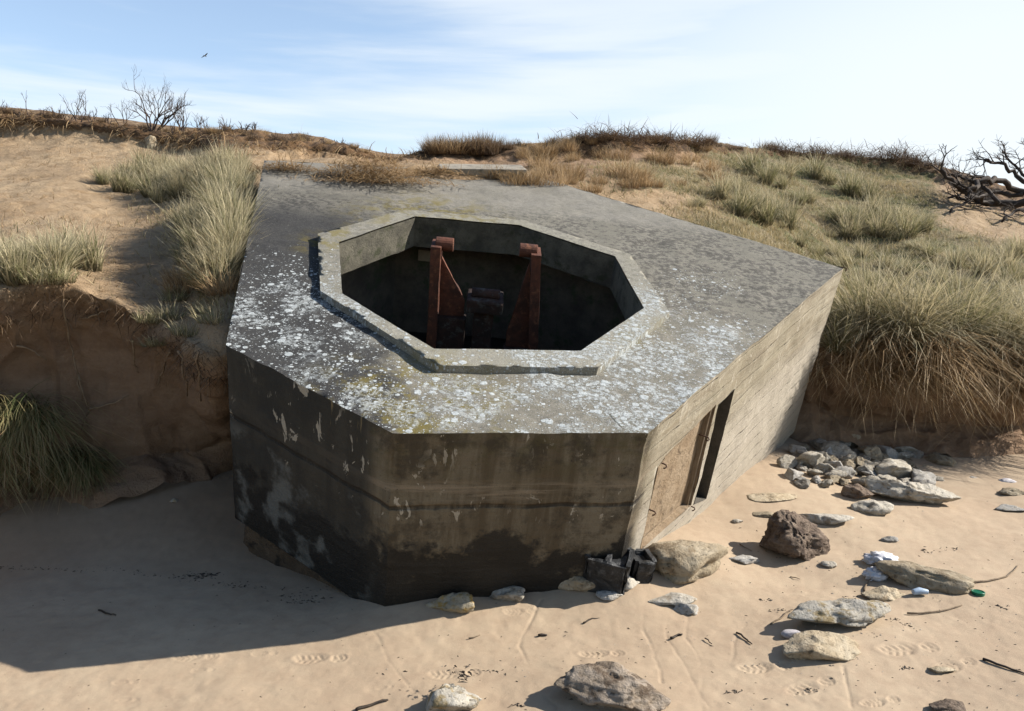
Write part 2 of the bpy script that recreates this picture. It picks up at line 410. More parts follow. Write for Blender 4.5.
M = dict(
    sand=mat_sand(), dune=mat_dune(), top=mat_top(), kerb=mat_top(True), wall=mat_wall(),
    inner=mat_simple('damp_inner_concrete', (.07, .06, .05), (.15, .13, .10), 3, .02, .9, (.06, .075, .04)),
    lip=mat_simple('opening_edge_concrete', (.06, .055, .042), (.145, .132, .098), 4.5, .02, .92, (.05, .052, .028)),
    panel=mat_simple('ochre_infill_concrete', (.29, .205, .125), (.37, .28, .185), 6, .035, .95, (.17, .12, .075)),
    timber=mat_simple('weathered_board', (.20, .145, .09), (.33, .26, .18), 8, .006, .85, None, 60, (14, 14, 1.5)),
    rust=mat_simple('rusted_steel', (.135, .046, .025), (.06, .025, .016), 9, .008, .8, (.20, .08, .04)),
    rustdark=mat_simple('black_rusted_steel', (.020, .013, .010), (.05, .022, .015), 7, .012, .8, (.075, .07, .06)),
    bar=mat_simple('rusty_bar', (.06, .03, .018), (.10, .045, .022), 30, .003, .8),
    black=mat_simple('tarred_black', (.016, .017, .018), (.035, .036, .038), 12, .012, .45, (.085, .085, .085)),
    foot=mat_simple('rotten_footing', (.085, .06, .04), (.16, .115, .075), 6, .03, .95, (.03, .025, .02)),
    slab=mat_simple('pale_concrete', (.28, .245, .19), (.36, .32, .255), 4, .015, .92, (.17, .15, .115)),
    lime=mat_stone('pale_limestone', (.40, .36, .295), (.50, .46, .395), (.30, .25, .185), 8, .022),
    tan=mat_stone('tan_limestone', (.36, .285, .185), (.44, .37, .265), (.25, .19, .12), 8, .02),
    grey=mat_stone('grey_limestone', (.42, .375, .30), (.52, .475, .40), (.32, .27, .20), 8, .022),
    blue=mat_stone('bluish_limestone', (.36, .335, .30), (.43, .405, .365), (.33, .30, .25), 9, .015),
    yellow=mat_stone('lichen_yellow_stone', (.45, .375, .25), (.52, .46, .35), (.44, .29, .09), 9, .02),
    white=mat_stone('white_crusted_stone', (.44, .40, .33), (.52, .48, .41), (.33, .25, .13), 8, .022),
    brown=mat_stone('pitted_brown_rock', (.20, .14, .10), (.33, .25, .185), (.11, .075, .055), 9, .07, (1, 1, 2.4)),
    layer=mat_stone('layered_brown_rock', (.36, .28, .20), (.48, .40, .32), (.17, .12, .08), 7, .035, (1, 1, 3)),
    pebble=mat_stone('pale_pebble', (.55, .51, .52), (.62, .59, .58), (.48, .44, .46), 12, .004),
    wood=mat_simple('dead_wood', (.040, .030, .024), (.075, .056, .043), 10, .012, .9),
    twig=mat_simple('bare_twig', (.060, .042, .036), (.10, .072, .06), 14, .004, .9),
    drift=mat_simple('drift_twig', (.13, .09, .055), (.24, .18, .12), 20, .003, .9),
    weed=mat_simple('dry_seaweed', (.022, .016, .012), (.055, .038, .024), 30, .004, .7),
    root=mat_simple('dry_root', (.20, .13, .075), (.33, .24, .15), 15, .003, .9),
    bag=mat_simple('white_plastic_film', (.60, .59, .62), (.70, .70, .73), 12, .004, .45),
    bluep=mat_simple('pale_blue_plastic', (.36, .46, .58), (.46, .55, .66), 20, .002, .4),
    greenp=mat_simple('green_plastic', (.005, .11, .055), (.01, .15, .075), 25, .002, .35),
    bird=mat_simple('gull_feathers', (.09, .09, .10), (.16, .16, .17), 20, .002, .8),
    marram=mat_blade('marram_blades', (.50, .42, .25), (.20, .19, .085), (.66, .57, .39), (.14, .10, .05)),
    marram_shade=mat_blade('shaded_marram_blades', (.34, .28, .13), (.10, .13, .042), (.42, .36, .18), (.10, .07, .035)),  # darker copy of the marram blades, shade put into the colours
    straw=mat_blade('dead_straw_blades', (.48, .33, .175), (.25, .155, .07), (.56, .43, .25), (.20, .12, .055)),
    brush=mat_blade('dry_scrub_stems', (.19, .125, .07), (.105, .065, .038), (.235, .165, .10), (.075, .045, .026)),
    litter=mat_blade('short_dune_turf', (.40, .315, .17), (.13, .135, .05), (.50, .41, .25), (.14, .10, .055)),
)

# ------------------------------------------------------------------ bunker frame
nv = np.array([.105, -.89, -.443]); nv /= np.linalg.norm(nv)          # up axis in camera space (x right, y down, z forward)
uv = np.array([1, 0, 0.]) - nv[0] * nv; uv /= np.linalg.norm(uv)
vv = np.cross(uv, nv); vv = vv if vv[2] > 0 else -vv
def c2w(c): return RGT * c[0] + DWN * c[1] + FWD * c[2]
BN, BU, BV = c2w(nv), c2w(uv), c2w(vv)
BO = CAM + c2w(np.array([-.030, -.099, 1.0]) * 6.55)                    # centre of the opening, rim level
RIM = .05
def loc_plane(px, py, h):
    """pixel -> bunker local (u,v) on the plane n = h"""
    d = ray(px, py); t = (BN @ (BO - CAM) + h) / (BN @ d)
    X = CAM + d * t - BO
    return (float(BU @ X), float(BV @ X))
def loc_on(px, py, p0, nrm):
    """pixel -> local point on the local plane through p0 with normal nrm"""
    d = ray(px, py); dl = np.array([BU @ d, BV @ d, BN @ d]); o = CAM - BO; ol = np.array([BU @ o, BV @ o, BN @ o])
    p0 = np.array(p0, float); nrm = np.array(nrm, float)
    t = (nrm @ (p0 - ol)) / (nrm @ dl)
    return ol + dl * t
BM = Matrix(((BU[0], BV[0], BN[0], BO[0]), (BU[1], BV[1], BN[1], BO[1]), (BU[2], BV[2], BN[2], BO[2]), (0, 0, 0, 1)))
def b2w(p): return BM @ Vector(p)

OUT = [loc_plane(*p, -RIM) for p in ((226, 345), (393, 433), (648, 433), (843, 268), (555, 182))]
A, B, C, D, E = [np.array(p) for p in OUT]
E2 = D + (E - D) * 1.12
F2 = np.array(loc_plane(262, 172, -RIM)); F2 = A + (F2 - A) * 1.12
OCT = [np.array(loc_plane(*p, 0)) for p in ((415, 216), (519, 225), (615, 256), (644, 308), (581, 350.5), (434, 348.6), (342, 293.5), (339, 242))]
RO = [np.array(loc_plane(*p, -.02)) for p in ((318, 236), (320, 293), (437, 368), (597, 371), (668, 317))]
oc = sum(OCT) / 8
def outw(p, k): d = p - oc; return oc + d * k
RIMO = [outw(OCT[0], 1.14), outw(OCT[1], 1.14), outw(OCT[2], 1.13), RO[4] + (0.02, .05), RO[3], RO[2], RO[1], RO[0]]

# ------------------------------------------------------------------ terrain
RIVS = [[(690, 606), (687, 640), (699, 664), (703, 690), (704, 720)], [(648, 608), (645, 634), (651, 662), (662, 690)],
        [(672, 612), (667, 645), (688, 680), (712, 712)], [(372, 640), (384, 668), (402, 690), (430, 712)], [(540, 612), (520, 650), (535, 690)],
        [(470, 690), (500, 684), (540, 700), (560, 716)], [(760, 600), (735, 640), (728, 712)], [(842, 672), (850, 712)]]
FEET = [(455, 677, 52, 4, 1), (602, 657, 46, 3, 1), (765, 670, 54, 4, 1), (908, 652, 60, 8, 1), (196, 661, 44, 0, .6), (320, 663, 54, -2, 1),
        (520, 621, 34, 5, .7), (265, 658, 26, 0, .5), (203, 674, 24, 0, .5), (810, 690, 56, 22, .9), (955, 667, 48, 20, .8), (125, 686, 24, 0, .5),
        (128, 703, 22, 0, .4), (385, 692, 18, 10, .5), (880, 705, 40, 15, 1.)]

DRIFT = [(803, 562, 68), (615, 706, 116), (450, 712, 62), (844, 628, 112), (826, 658, 84), (928, 588, 94), (918, 503, 96), (450, 616, 50)]
def z_plane(Y): return .12 * (np.clip(Y, 1.5, 9.5) - 5)
def hit_plane(px, py):
    d = ray(px, py)
    t = (.12 * -5 - CAMZ) / (d[2] - .12 * d[1])
    return CAM + d * t
def z_beach(X, Y, fine=True):
    z = z_plane(Y) - .07 * np.clip(Y - 5, 0, 4.5) * sstep(2.3, 4.2, X)
    P = np.stack([X, Y, np.zeros_like(X)], -1)
    z = z + .045 * fbm(P, .55, 3, 3)
    z = z + .16 * np.exp(-(((X - 1.05) / .55) ** 2 + ((Y - 5.6) / .55) ** 2))
    z = z + .085 * np.exp(-((Y - 5.05 - .12 * X) / .38) ** 2) * sstep(-1.3, -.6, X) * (1 - sstep(.7, 1.2, X))
    z = z + .05 * np.exp(-(((X - 2.1) / .7) ** 2 + ((Y - 6.7) / .8) ** 2))
    z = z - .05 * np.exp(-(((X + 1.6) / .9) ** 2 + ((Y - 5.6) / .5) ** 2))
    z = z + .22 * sstep(6.3, 7.6, Y + .25 * np.abs(X)) * (X < -.5) * .5
    z = z + .012 * fbm(P, 2.2, 3, 9)
    for (px, py, wd) in DRIFT:
        c = hit_plane(px, py); s_ = wd / FPX * np.linalg.norm(c - CAM)
        z = z + .055 * s_ * np.exp(-(((X - c[0]) / (.60 * s_)) ** 2 + ((Y - c[1] - .12 * s_) / (.45 * s_)) ** 2))
    if fine:
        z = z + .0035 * fbm(P, 14, 3, 21)
        wob = .05 * fbm(P, 2.5, 4, 31); rmod = np.clip(.5 + 1.6 * fbm(P, 1.7, 3, 37), 0, 1.2)
        for pl in RIVS:
            w = [hit_plane(*p)[:2] for p in pl]
            dm = np.full(X.shape, 9.)
            for a, b in zip(w[:-1], w[1:]):
                ab = b - a; t = np.clip(((X - a[0]) * ab[0] + (Y - a[1]) * ab[1]) / (ab @ ab), 0, 1)
                dm = np.minimum(dm, np.hypot(X - a[0] - t * ab[0] + wob, Y - a[1] - t * ab[1] + wob * .4))
            z = z - rmod * .0045 * np.exp(-(dm / .009) ** 2)
        for (px, py, L, ang, dep) in FEET:
            c = hit_plane(px, py)[:2]; s = L * .9 / FPX * np.linalg.norm(hit_plane(px, py) - CAM); dep = dep * .72
            a = R(ang); dx = X - c[0]; dy = Y - c[1]
            m = (np.abs(dx) < s) & (np.abs(dy) < s)
            if not m.any(): continue
            x = (dx[m] * math.cos(a) + dy[m] * math.sin(a)) / s; y = (-dx[m] * math.sin(a) + dy[m] * math.cos(a)) / s
            rag = .12 * fbm(P[m], 25, 3, 5)
            sole = np.hypot((x + .18) / .33, (y - .02 * np.sin(x * 6)) / .17) + rag
            heel = np.hypot((x - .36) / .15, y / .13) + rag
            ins = np.maximum(1 - sstep(.72, 1.05, sole), 1 - sstep(.7, 1.08, heel))
            tread = .5 + .5 * np.sign(np.sin(x * 52 + 4 * np.abs(y) * 8)) * (np.sin(y * 40) > -.6)
            rimz = np.exp(-((np.minimum(sole, heel) - 1.15) / .14) ** 2)
            z[m] += -dep * ins * (.003 + .006 * tread) + dep * .0025 * rimz
    return z

ys = [2.2]
while ys[-1] < 3.9: ys.append(ys[-1] + .03)
while ys[-1] < 5.2: ys.append(ys[-1] + .0068)
while ys[-1] < 10.5: ys.append(ys[-1] * 1.0052)
ys = np.array(ys); ss = np.linspace(-1, 1, 900)
Y = np.repeat(ys[:, None], len(ss), 1); X = ss[None, :] * (.70 * ys[:, None] + .35)
Z = z_beach(X, Y)
shade_dampm = np.zeros_like(X)
Pd = np.stack([X, Y, 0 * X], -1)
shade_dampm = np.clip(.55 * sstep(-.6, .25, -(X + .9)) * sstep(4.9, 6.2, Y) + .3 * fbm(Pd, 1.1, 3, 77), 0, .6)  # painted shade tone left of the bunker, plus random patches
beach = link('beach', mesh_np('beach', np.stack([X, Y, Z], -1).reshape(-1, 3), grid_faces(len(ys), len(ss)), attrs={'shade_damp': shade_dampm.ravel()}), mat=M['sand'])
tag(beach, kind='structure')

gx = np.concatenate([np.linspace(-200, -12, 30), np.linspace(-10, 12, 45), np.linspace(14, 200, 30)])
gy = np.concatenate([np.linspace(-200, -4, 30), np.linspace(-3, 13, 33), np.linspace(16, 220, 30)])
GX, GY = np.meshgrid(gx, gy)
GZ = np.where(GY < 1.5, .12 * (np.maximum(GY, -16) - 5), z_plane(GY)) - .16
ground = link('ground', mesh_np('ground', np.stack([GX, GY, GZ], -1).reshape(-1, 3), grid_faces(len(gy), len(gx)), attrs={'shade_damp': np.zeros(GX.size)}), mat=M['sand'])
tag(ground, kind='structure')

# dune: profile stations, each (pixel row, depth) from the cliff foot to behind the crest
ST = {
    -420: [(640, 4.6), (520, 4.65), (430, 4.7), (310, 4.9), (275, 6.0), (205, 8.6), (120, 12.6), (92, 12.8), (95, 17)],
    -200: [(570, 5.8), (500, 5.9), (420, 5.8), (300, 5.5), (268, 6.5), (200, 9.2), (124, 12.8), (98, 13.0), (100, 17)],
    0: [(535, 6.4), (482, 6.8), (378, 6.62), (292, 6.25), (255, 7.3), (190, 9.8), (134, 12.7), (111, 13.0), (109, 17)],
    60: [(524, 6.5), (474, 6.9), (368, 6.72), (285, 6.40), (255, 7.5), (195, 9.8), (138, 12.6), (116, 12.9), (114, 17)],
    120: [(510, 6.6), (464, 7.0), (370, 6.78), (305, 6.4), (268, 7.4), (200, 10), (146, 12.5), (123, 12.8), (119, 17)],
    180: [(492, 6.95), (448, 7.25), (380, 6.65), (333, 6.15), (287, 6.95), (208, 9.2), (156, 12.1), (131, 12.7), (127, 17)],
    235: [(475, 7.45), (432, 7.2), (388, 6.35), (349, 5.8), (296, 6.35), (230, 7.6), (162, 10.8), (135, 12.6), (131, 17)],
    310: [(470, 8.3), (400, 8.4), (300, 8.5), (240, 8.8), (200, 8.9), (169, 9.04), (159, 12), (141, 12.5), (138, 17)],
    400: [(470, 8.7), (400, 8.8), (300, 8.9), (240, 9.2), (195, 9.2), (174, 9.20), (163, 12.4), (157, 12.8), (154, 17)],
    480: [(470, 8.9), (400, 9.0), (300, 9.1), (240, 9.4), (195, 9.5), (176, 9.40), (161, 12.6), (152, 13.1), (150, 17)],
    560: [(470, 9.0), (400, 9.1), (300, 9.2), (240, 9.4), (200, 9.6), (181, 9.72), (158, 12.9), (144, 13.4), (142, 17)],
    650: [(470, 8.9), (400, 9.0), (300, 9.0), (245, 9.1), (215, 9.6), (185, 11), (157, 13.8), (141, 14.4), (142, 18)],
    750: [(450, 8.8), (380, 8.9), (310, 8.9), (275, 8.9), (240, 10), (195, 12.5), (161, 16.4), (148, 17.2), (149, 22)],
    840: [(446, 8.6), (415, 8.95), (385, 8.65), (348, 8.65), (302, 9.9), (238, 13.2), (168, 17.6), (156, 18.4), (158, 24)],
    920: [(457, 8.45), (422, 8.85), (392, 8.55), (352, 8.6), (310, 9.8), (245, 13), (180, 17.4), (164, 18.2), (168, 24)],
    1024: [(464, 8.5), (426, 8.95), (398, 8.65), (358, 8.75), (318, 9.8), (258, 12.6), (215, 16), (192, 17), (197, 24)],
    1250: [(430, 10.0), (405, 10.4), (390, 10.1), (366, 10.2), (335, 11.0), (280, 12.8), (240, 15.5), (215, 16.5), (225, 24)],
    1600: [(410, 10.5), (395, 10.8), (380, 10.7), (365, 10.8), (340, 11.5), (290, 13), (250, 15), (230, 16), (240, 24)],
}
pxs = np.array(sorted(ST)); nst = len(pxs)
CP = np.array([[at(px, y, d) for (y, d) in ST[px]] for px in pxs])       # stations x rows x 3
def catmull(t, xs, Yv):
    """non uniform hermite along axis 0"""
    m = np.zeros_like(Yv)
    m[1:-1] = (Yv[2:] - Yv[:-2]) / (xs[2:] - xs[:-2])[:, None, None]
    m[0] = (Yv[1] - Yv[0]) / (xs[1] - xs[0]); m[-1] = (Yv[-1] - Yv[-2]) / (xs[-1] - xs[-2])
    i = np.clip(np.searchsorted(xs, t, 'right') - 1, 0, len(xs) - 2)
    h = (xs[i + 1] - xs[i])[:, None, None]; s = ((t - xs[i]) / (xs[i + 1] - xs[i]))[:, None, None]
    return (2 * s ** 3 - 3 * s ** 2 + 1) * Yv[i] + (s ** 3 - 2 * s ** 2 + s) * h * m[i] + (-2 * s ** 3 + 3 * s ** 2) * Yv[i + 1] + (s ** 3 - s ** 2) * h * m[i + 1]
tc = np.concatenate([np.linspace(-420, -60, 60)[:-1], np.linspace(-60, 1090, 620)[:-1], np.linspace(1090, 1600, 60)])
G = catmull(tc, pxs.astype(float), CP)                                    # cols x 9 x 3
rowseg = [26, 30, 36, 70, 90, 90, 40, 20]
tr = np.concatenate([np.linspace(i, i + 1, k, endpoint=False) for i, k in enumerate(rowseg)] + [[8.]])
H = catmull(tr, np.arange(9.), G.transpose(1, 0, 2) * 1.0)
LIN = np.stack([np.stack([np.interp(tr, np.arange(9), G[j, :, k]) for k in range(3)], -1) for j in range(len(tc))], 1)
H = .45 * H + .55 * LIN                                                   # rows x cols x 3
RW = np.repeat(tr[:, None], len(tc), 1); PXC = np.repeat(tc[None, :], len(tr), 0)
# normals for displacement
du = np.gradient(H, axis=1); dv = np.gradient(H, axis=0)
NN = np.cross(du, dv); NN /= np.linalg.norm(NN, axis=-1, keepdims=True) + 1e-9
cliff = sstep(3.12, 2.75, RW) if False else 1 - sstep(2.7, 3.1, RW)
scarp = sstep(5.75, 6.15, RW) * (1 - sstep(6.95, 7.1, RW))
slope = sstep(3.0, 3.4, RW) * (1 - sstep(5.9, 6.3, RW))
rough = .05 * fbm(H, 1.1, 4, 40) + .022 * fbm(H, 5, 4, 41)
dsp = rough * (.6 + .6 * slope)
dsp += cliff * (.17 * fbm(H * np.array([1, 1, .6]), .95, 4, 50) + .035 * fbm(H, 5, 4, 51) + .10 * fbm(H * np.array([1.6, 1.6, .35]), 1.5, 3, 52, ridged=True))
dsp += scarp * (.13 * fbm(H * np.array([1, 1, .5]), 1.5, 4, 60) + .06 * fbm(H, 6, 5, 61, gain=.65))
edge = np.exp(-((RW - 3.0) / .13) ** 2)
dsp += edge * (.15 * fbm(H, 2.2, 4, 70))
H2 = H + NN * dsp[..., None]
H2[..., 2] += sstep(6.6, 7, RW) * (1 - sstep(7.3, 8, RW)) * .13 * fbm(H, .9, 4, 80)
# lumps of slumped sand on the right hillside
H2[..., 2] += slope * .10 * fbm(H, .7, 3, 90)
veg = sstep(640, 790, PXC + 60 * fbm(H, .5, 3, 91)) * sstep(2.9, 3.1, RW)
veg = np.maximum(veg, sstep(560, 660, PXC) * sstep(4.4, 4.9, RW) * .6 * (1 - sstep(5.5, 5.9, RW)))
veg = veg * (1 - .85 * sstep(905, 960, PXC) * sstep(5.0, 5.4, RW))
leftv = np.exp(-((PXC - 205) / 45.) ** 2) * sstep(3.5, 4.2, RW) * (1 - sstep(5.5, 6, RW)) * .5
leftv = np.maximum(leftv, np.exp(-((PXC - 30) / 50.) ** 2) * np.exp(-((RW - 3.5) / .5) ** 2) * .45)
veg = np.clip(np.maximum(veg, leftv), 0, 1)
peat = scarp * (1 - .35 * sstep(690, 760, PXC)) * sstep(6.1, 6.75, RW) + sstep(6.7, 7.0, RW) * .55
bare = sstep(455, 500, PXC) * (1 - sstep(600, 690, PXC + 40 * fbm(H, 1.2, 3, 93))) * sstep(5.0, 5.3, RW) * (1 - sstep(6.6, 6.9, RW))
peat = np.clip(peat + .35 * bare, 0, 1)
cl = np.clip(cliff + bare + scarp * .9 * sstep(250, 420, PXC), 0, 1)
dune = link('dune', mesh_np('dune', H2.reshape(-1, 3), grid_faces(len(tr), len(tc)), attrs={'veg': veg.ravel(), 'peat': peat.ravel(), 'cliff': cl.ravel()}), mat=M['dune'])
tag(dune, kind='structure')
land = link('hinterland', mesh_np('hinterland', [(-220, 14, -2.5), (220, 14, -2.5), (220, 20, 1.6), (-220, 20, 1.6), (220, 260, 1.6), (-220, 260, 1.6)], [(0, 1, 2, 3), (3, 2, 4, 5)], attrs={'veg': [1] * 6, 'peat': [0] * 6, 'cliff': [0] * 6}), mat=M['dune'])
tag(land, kind='structure')

DUNE_T = BVHTree.FromPolygons(H2.reshape(-1, 3).tolist(), grid_faces(len(tr), len(tc)).tolist())
def on_dune(px, py):
    """first point of the dune seen along a pixel's direction"""
    h = DUNE_T.ray_cast(Vector(CAM), Vector(ray(px, py)).normalized())
    return (None, None) if h[0] is None else (h[0], h[1])
def drop_dune(x, y):
    h = DUNE_T.ray_cast(Vector((x, y, 30)), Vector((0, 0, -1)))
    return h[0]
def on_beach(px, py):
    p = hit_plane(px, py)
    for _ in range(6):
        z = float(z_beach(np.array([p[0]]), np.array([p[1]]), False)[0])
        d = ray(px, py); t = (z - CAMZ) / d[2]; p = CAM + d * t
    return Vector(p)
def depth(p): return float((np.array(p) - CAM) @ FWD)

# ------------------------------------------------------------------ bunker
def inpoly(p, poly):
    x, y = p; c = False; n = len(poly)
    for i in range(n):
        x1, y1 = poly[i]; x2, y2 = poly[(i + 1) % n]
        if (y1 > y) != (y2 > y) and x < (x2 - x1) * (y - y1) / (y2 - y1) + x1: c = not c
    return c
def densify(poly, step):
    out = []
    for a, b in zip(poly, list(poly[1:]) + [poly[0]]):
        a = np.array(a, float); b = np.array(b, float); k = max(1, int(round(np.linalg.norm(b - a) / step)))
        out += [tuple(a + (b - a) * i / k) for i in range(k)]
    return out
def fill(poly, holes=(), step=.06):
    """triangulated planar fill (2d verts, tris)"""
    loops = [densify(p, step) for p in (poly, *holes)]
    pts = []; edges = []
    for lp in loops:
        b = len(pts); pts += lp; edges += [(b + i, b + (i + 1) % len(lp)) for i in range(len(lp))]
    P = np.array(poly); lo = P.min(0); hi = P.max(0)
    for j, y in enumerate(np.arange(lo[1] + step * .5, hi[1], step * .87)):
        for x in np.arange(lo[0] + step * (.5 + .5 * (j % 2)), hi[0], step):
            q = (x + random.uniform(-.2, .2) * step, y + random.uniform(-.2, .2) * step)
            if inpoly(q, poly) and not any(inpoly(q, h) for h in holes):
                ok = True
                for lp in loops:
                    arr = np.array(lp)
                    if np.min(np.hypot(arr[:, 0] - q[0], arr[:, 1] - q[1])) < step * .45: ok = False; break
                if ok: pts.append(q)
    r = delaunay_2d_cdt([Vector(p) for p in pts], edges, [], 0, 1e-6)
    vs, fs = r[0], r[2]
    keep = []
    for f in fs:
        c = (vs[f[0]] + vs[f[1]] + vs[f[2]]) / 3
        if inpoly(c, poly) and not any(inpoly(c, h) for h in holes): keep.append(tuple(f))
    return [tuple(v) for v in vs], keep

class Shell(MB):
    def flat(s, poly, holes, to3, step=.06):
        v, f = fill(poly, holes, step); s.add([to3(p) for p in v], f)
    def finish(s, name, mat, parent, amp=.006, chip=0., weld=.002):
        me = bpy.data.meshes.new(name); me.from_pydata(s.v, [], s.f); me.update()
        bm = bmesh.new(); bm.from_mesh(me)
        bmesh.ops.remove_doubles(bm, verts=bm.verts, dist=weld)
        bmesh.ops.recalc_face_normals(bm, faces=bm.faces)
        bm.normal_update()
        co = np.array([v.co for v in bm.verts])
        sharp = np.array([1.0 if any(len(e.link_faces) == 2 and e.calc_face_angle(0) > .45 for e in v.link_edges) else 0. for v in bm.verts])
        nr = np.array([v.normal for v in bm.verts])
        d = amp * fbm(co, 5, 4, 3)[:, None] * nr
        c_ = np.clip(fbm(co, 3.5, 3, 8, gain=.7) + .02, 0, 1)[:, None] * sharp[:, None]
        d -= chip * c_ * nr
        for v, k in zip(bm.verts, co + d): v.co = k
        for e in bm.edges:
            if len(e.link_faces) == 2 and e.calc_face_angle(0) > .6: e.smooth = False
        for f in bm.faces: f.smooth = True
        bm.to_mesh(me); bm.free()
        return link(name, me, parent, mat)

# wall height from the left corner: image bottom of its edge at y = 515
pa = loc_on(234, 517, (*A, 0), (A[0] + .3, A[1] - .6, 0) / np.linalg.norm((A[0] + .3, A[1] - .6)))
HW = abs(pa[2]) + 0.0
bunker = empty('bunker'); bunker.matrix_world = BM
tag(bunker, 'tilted angular concrete gun bunker with octagonal opening, stranded on the beach', 'bunker')
TOPZ, BOT = -RIM, -max(HW, .98) 
def seg_wall(sh, P, Q, top, bot, holes=(), step=.06):
    P = np.array(P); Q = np.array(Q); L = np.linalg.norm(Q - P); e = (Q - P) / L
    sh.flat([(0, bot), (L, bot), (L, top), (0, top)], holes, lambda p: (*(P + e * p[0]), p[1]), step)
eCD = (D - C) / np.linalg.norm(D - C); nCD = np.array([eCD[1], -eCD[0]])
LCD = np.linalg.norm(D - C)
def cd(px, py):
    q = loc_on(px, py, (*C, 0), (*nCD, 0)); return (float((q[:2] - C) @ eCD), float(q[2]))
slot_px = [(733, 391), (717, 405), (696, 503), (707, 499)]
pan_px = [(678, 444), (658, 463), (640, 552), (690, 507), (712, 410)]
SL = [cd(*p) for p in slot_px]; PN = [cd(*p) for p in pan_px]
print('slot', np.round(SL, 2).tolist(), 'panel', np.round(PN, 2).tolist(), 'LCD', LCD, 'BOT', BOT)
s0, s1 = SL[1][0] * .5 + SL[2][0] * .5, SL[0][0] * .5 + SL[3][0] * .5
st = max(SL[0][1], SL[1][1])
p0 = (PN[1][0] + PN[2][0]) / 2; pt = PN[0][1]
BOTCD = BOT - .5
slot = [(s0, SL[2][1] + .01), (s1, SL[3][1] + .015), (s1, st), (s0, st - .012)]
p1 = s0 - .07
pane = [(p0, PN[2][1] + .02), (p1, PN[3][1] + .01), (p1, pt + .05), (p0 + .1, pt - .01), (p0, pt - .05)]
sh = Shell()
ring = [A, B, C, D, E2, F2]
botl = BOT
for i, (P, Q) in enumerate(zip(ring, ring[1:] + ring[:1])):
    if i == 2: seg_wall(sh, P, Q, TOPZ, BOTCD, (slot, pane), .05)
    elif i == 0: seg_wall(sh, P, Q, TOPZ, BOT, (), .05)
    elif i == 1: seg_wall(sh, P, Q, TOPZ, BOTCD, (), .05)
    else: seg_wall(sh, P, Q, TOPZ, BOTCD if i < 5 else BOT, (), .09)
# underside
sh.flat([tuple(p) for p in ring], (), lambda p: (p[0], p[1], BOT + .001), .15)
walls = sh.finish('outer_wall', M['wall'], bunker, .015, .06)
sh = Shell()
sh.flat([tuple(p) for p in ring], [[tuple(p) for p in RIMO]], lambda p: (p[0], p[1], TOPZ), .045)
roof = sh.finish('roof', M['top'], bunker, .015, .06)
sh = Shell()
ft_ = [outw(A, .965), outw(B, .975), outw(C, .96), C + (D - C) * .3 - nCD * .3, oc, F2 * .9]
for P_, Q_ in zip(ft_, ft_[1:] + ft_[:1]): seg_wall(sh, P_, Q_, BOT + .01, BOT - .5, (), .06)
sh.finish('footing', M['foot'], bunker, .055, .0)
# raised kerb
sh = Shell()
sh.flat([tuple(p) for p in RIMO], [[tuple(p) for p in OCT]], lambda p: (p[0], p[1], 0), .04)
for P, Q in zip(RIMO, RIMO[1:] + RIMO[:1]): seg_wall(sh, P, Q, 0, TOPZ - .03, (), .04)
kerb = sh.finish('kerb', M['kerb'], bunker, .005, .003)
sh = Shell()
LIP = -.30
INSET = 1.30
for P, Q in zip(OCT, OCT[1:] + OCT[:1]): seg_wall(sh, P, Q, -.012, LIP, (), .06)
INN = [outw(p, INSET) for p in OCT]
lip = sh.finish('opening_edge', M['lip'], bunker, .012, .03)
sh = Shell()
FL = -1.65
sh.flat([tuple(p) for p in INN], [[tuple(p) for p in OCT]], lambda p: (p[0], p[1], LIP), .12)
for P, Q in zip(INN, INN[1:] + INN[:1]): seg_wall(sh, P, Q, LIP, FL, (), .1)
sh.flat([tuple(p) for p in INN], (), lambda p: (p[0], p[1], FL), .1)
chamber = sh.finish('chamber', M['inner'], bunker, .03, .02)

def cdp(s, t, dpt): return (*(C + eCD * s - nCD * dpt), t)
# infill panel, set back 5 cm, with side reveals
mb = Shell()
mb.flat(pane, (), lambda p: cdp(p[0], p[1], .055), .05)
for a, b in zip(pane, pane[1:] + pane[:1]):
    mb.add([cdp(*a, -.002), cdp(*b, -.002), cdp(*b, .055), cdp(*a, .055)], [(0, 1, 2, 3)])
mb.finish('doorway_infill', M['panel'], bunker, .010, .01)
mb = Shell()
mb.flat(slot, (), lambda p: cdp(p[0], p[1], .26), .06)
for a, b in zip(slot, slot[1:] + slot[:1]):
    mb.add([cdp(*a, -.002), cdp(*b, -.002), cdp(*b, .26), cdp(*a, .26)], [(0, 1, 2, 3)])
mb.finish('slot_recess', M['inner'], bunker, .006, .0)
# door jamb board beside the slot
mb = MB()
ab = PN[3][1] + .0; a = Vector(cdp(s0 - .085, ab, .045)); w = Vector((*eCD, 0)) * .014; t = Vector((*nCD, 0)) * .03
mb.prism([a - w - t, a + w - t, a + w + t, a - w + t], Vector((0, 0, pt + .03 - ab)))
mb.build('board', M['timber'], bunker, bevel=.004)
mb = MB()
a = Vector(cdp(p0 + .05, PN[2][1] + .05, .050))
mb.prism([a - w - t * .6, a + w - t * .6, a + w + t * .6, a - w + t * .6], Vector((0, 0, pt - .12 - PN[2][1])))
mb.build('board', M['timber'], bunker, bevel=.004)
# rusty rebar hooks
def hook(px, py, sx=1):
    s, t_ = cd(px, py); mb = MB()
    pts = [cdp(s + sx * (x), t_ + y, dp) for x, y, dp in ((.0, 0, .05), (.006, .003, -.008), (.013, -.002, -.022), (.015, -.014, -.028), (.007, -.023, -.024), (-.004, -.022, -.018))]
    mb.tube(pts, .005, 6); mb.build('rebar', M['bar'], bunker, smooth=True)
for p in ((662, 464), (651, 511), (705, 437), (691, 507), (844, 268)): hook(*p)

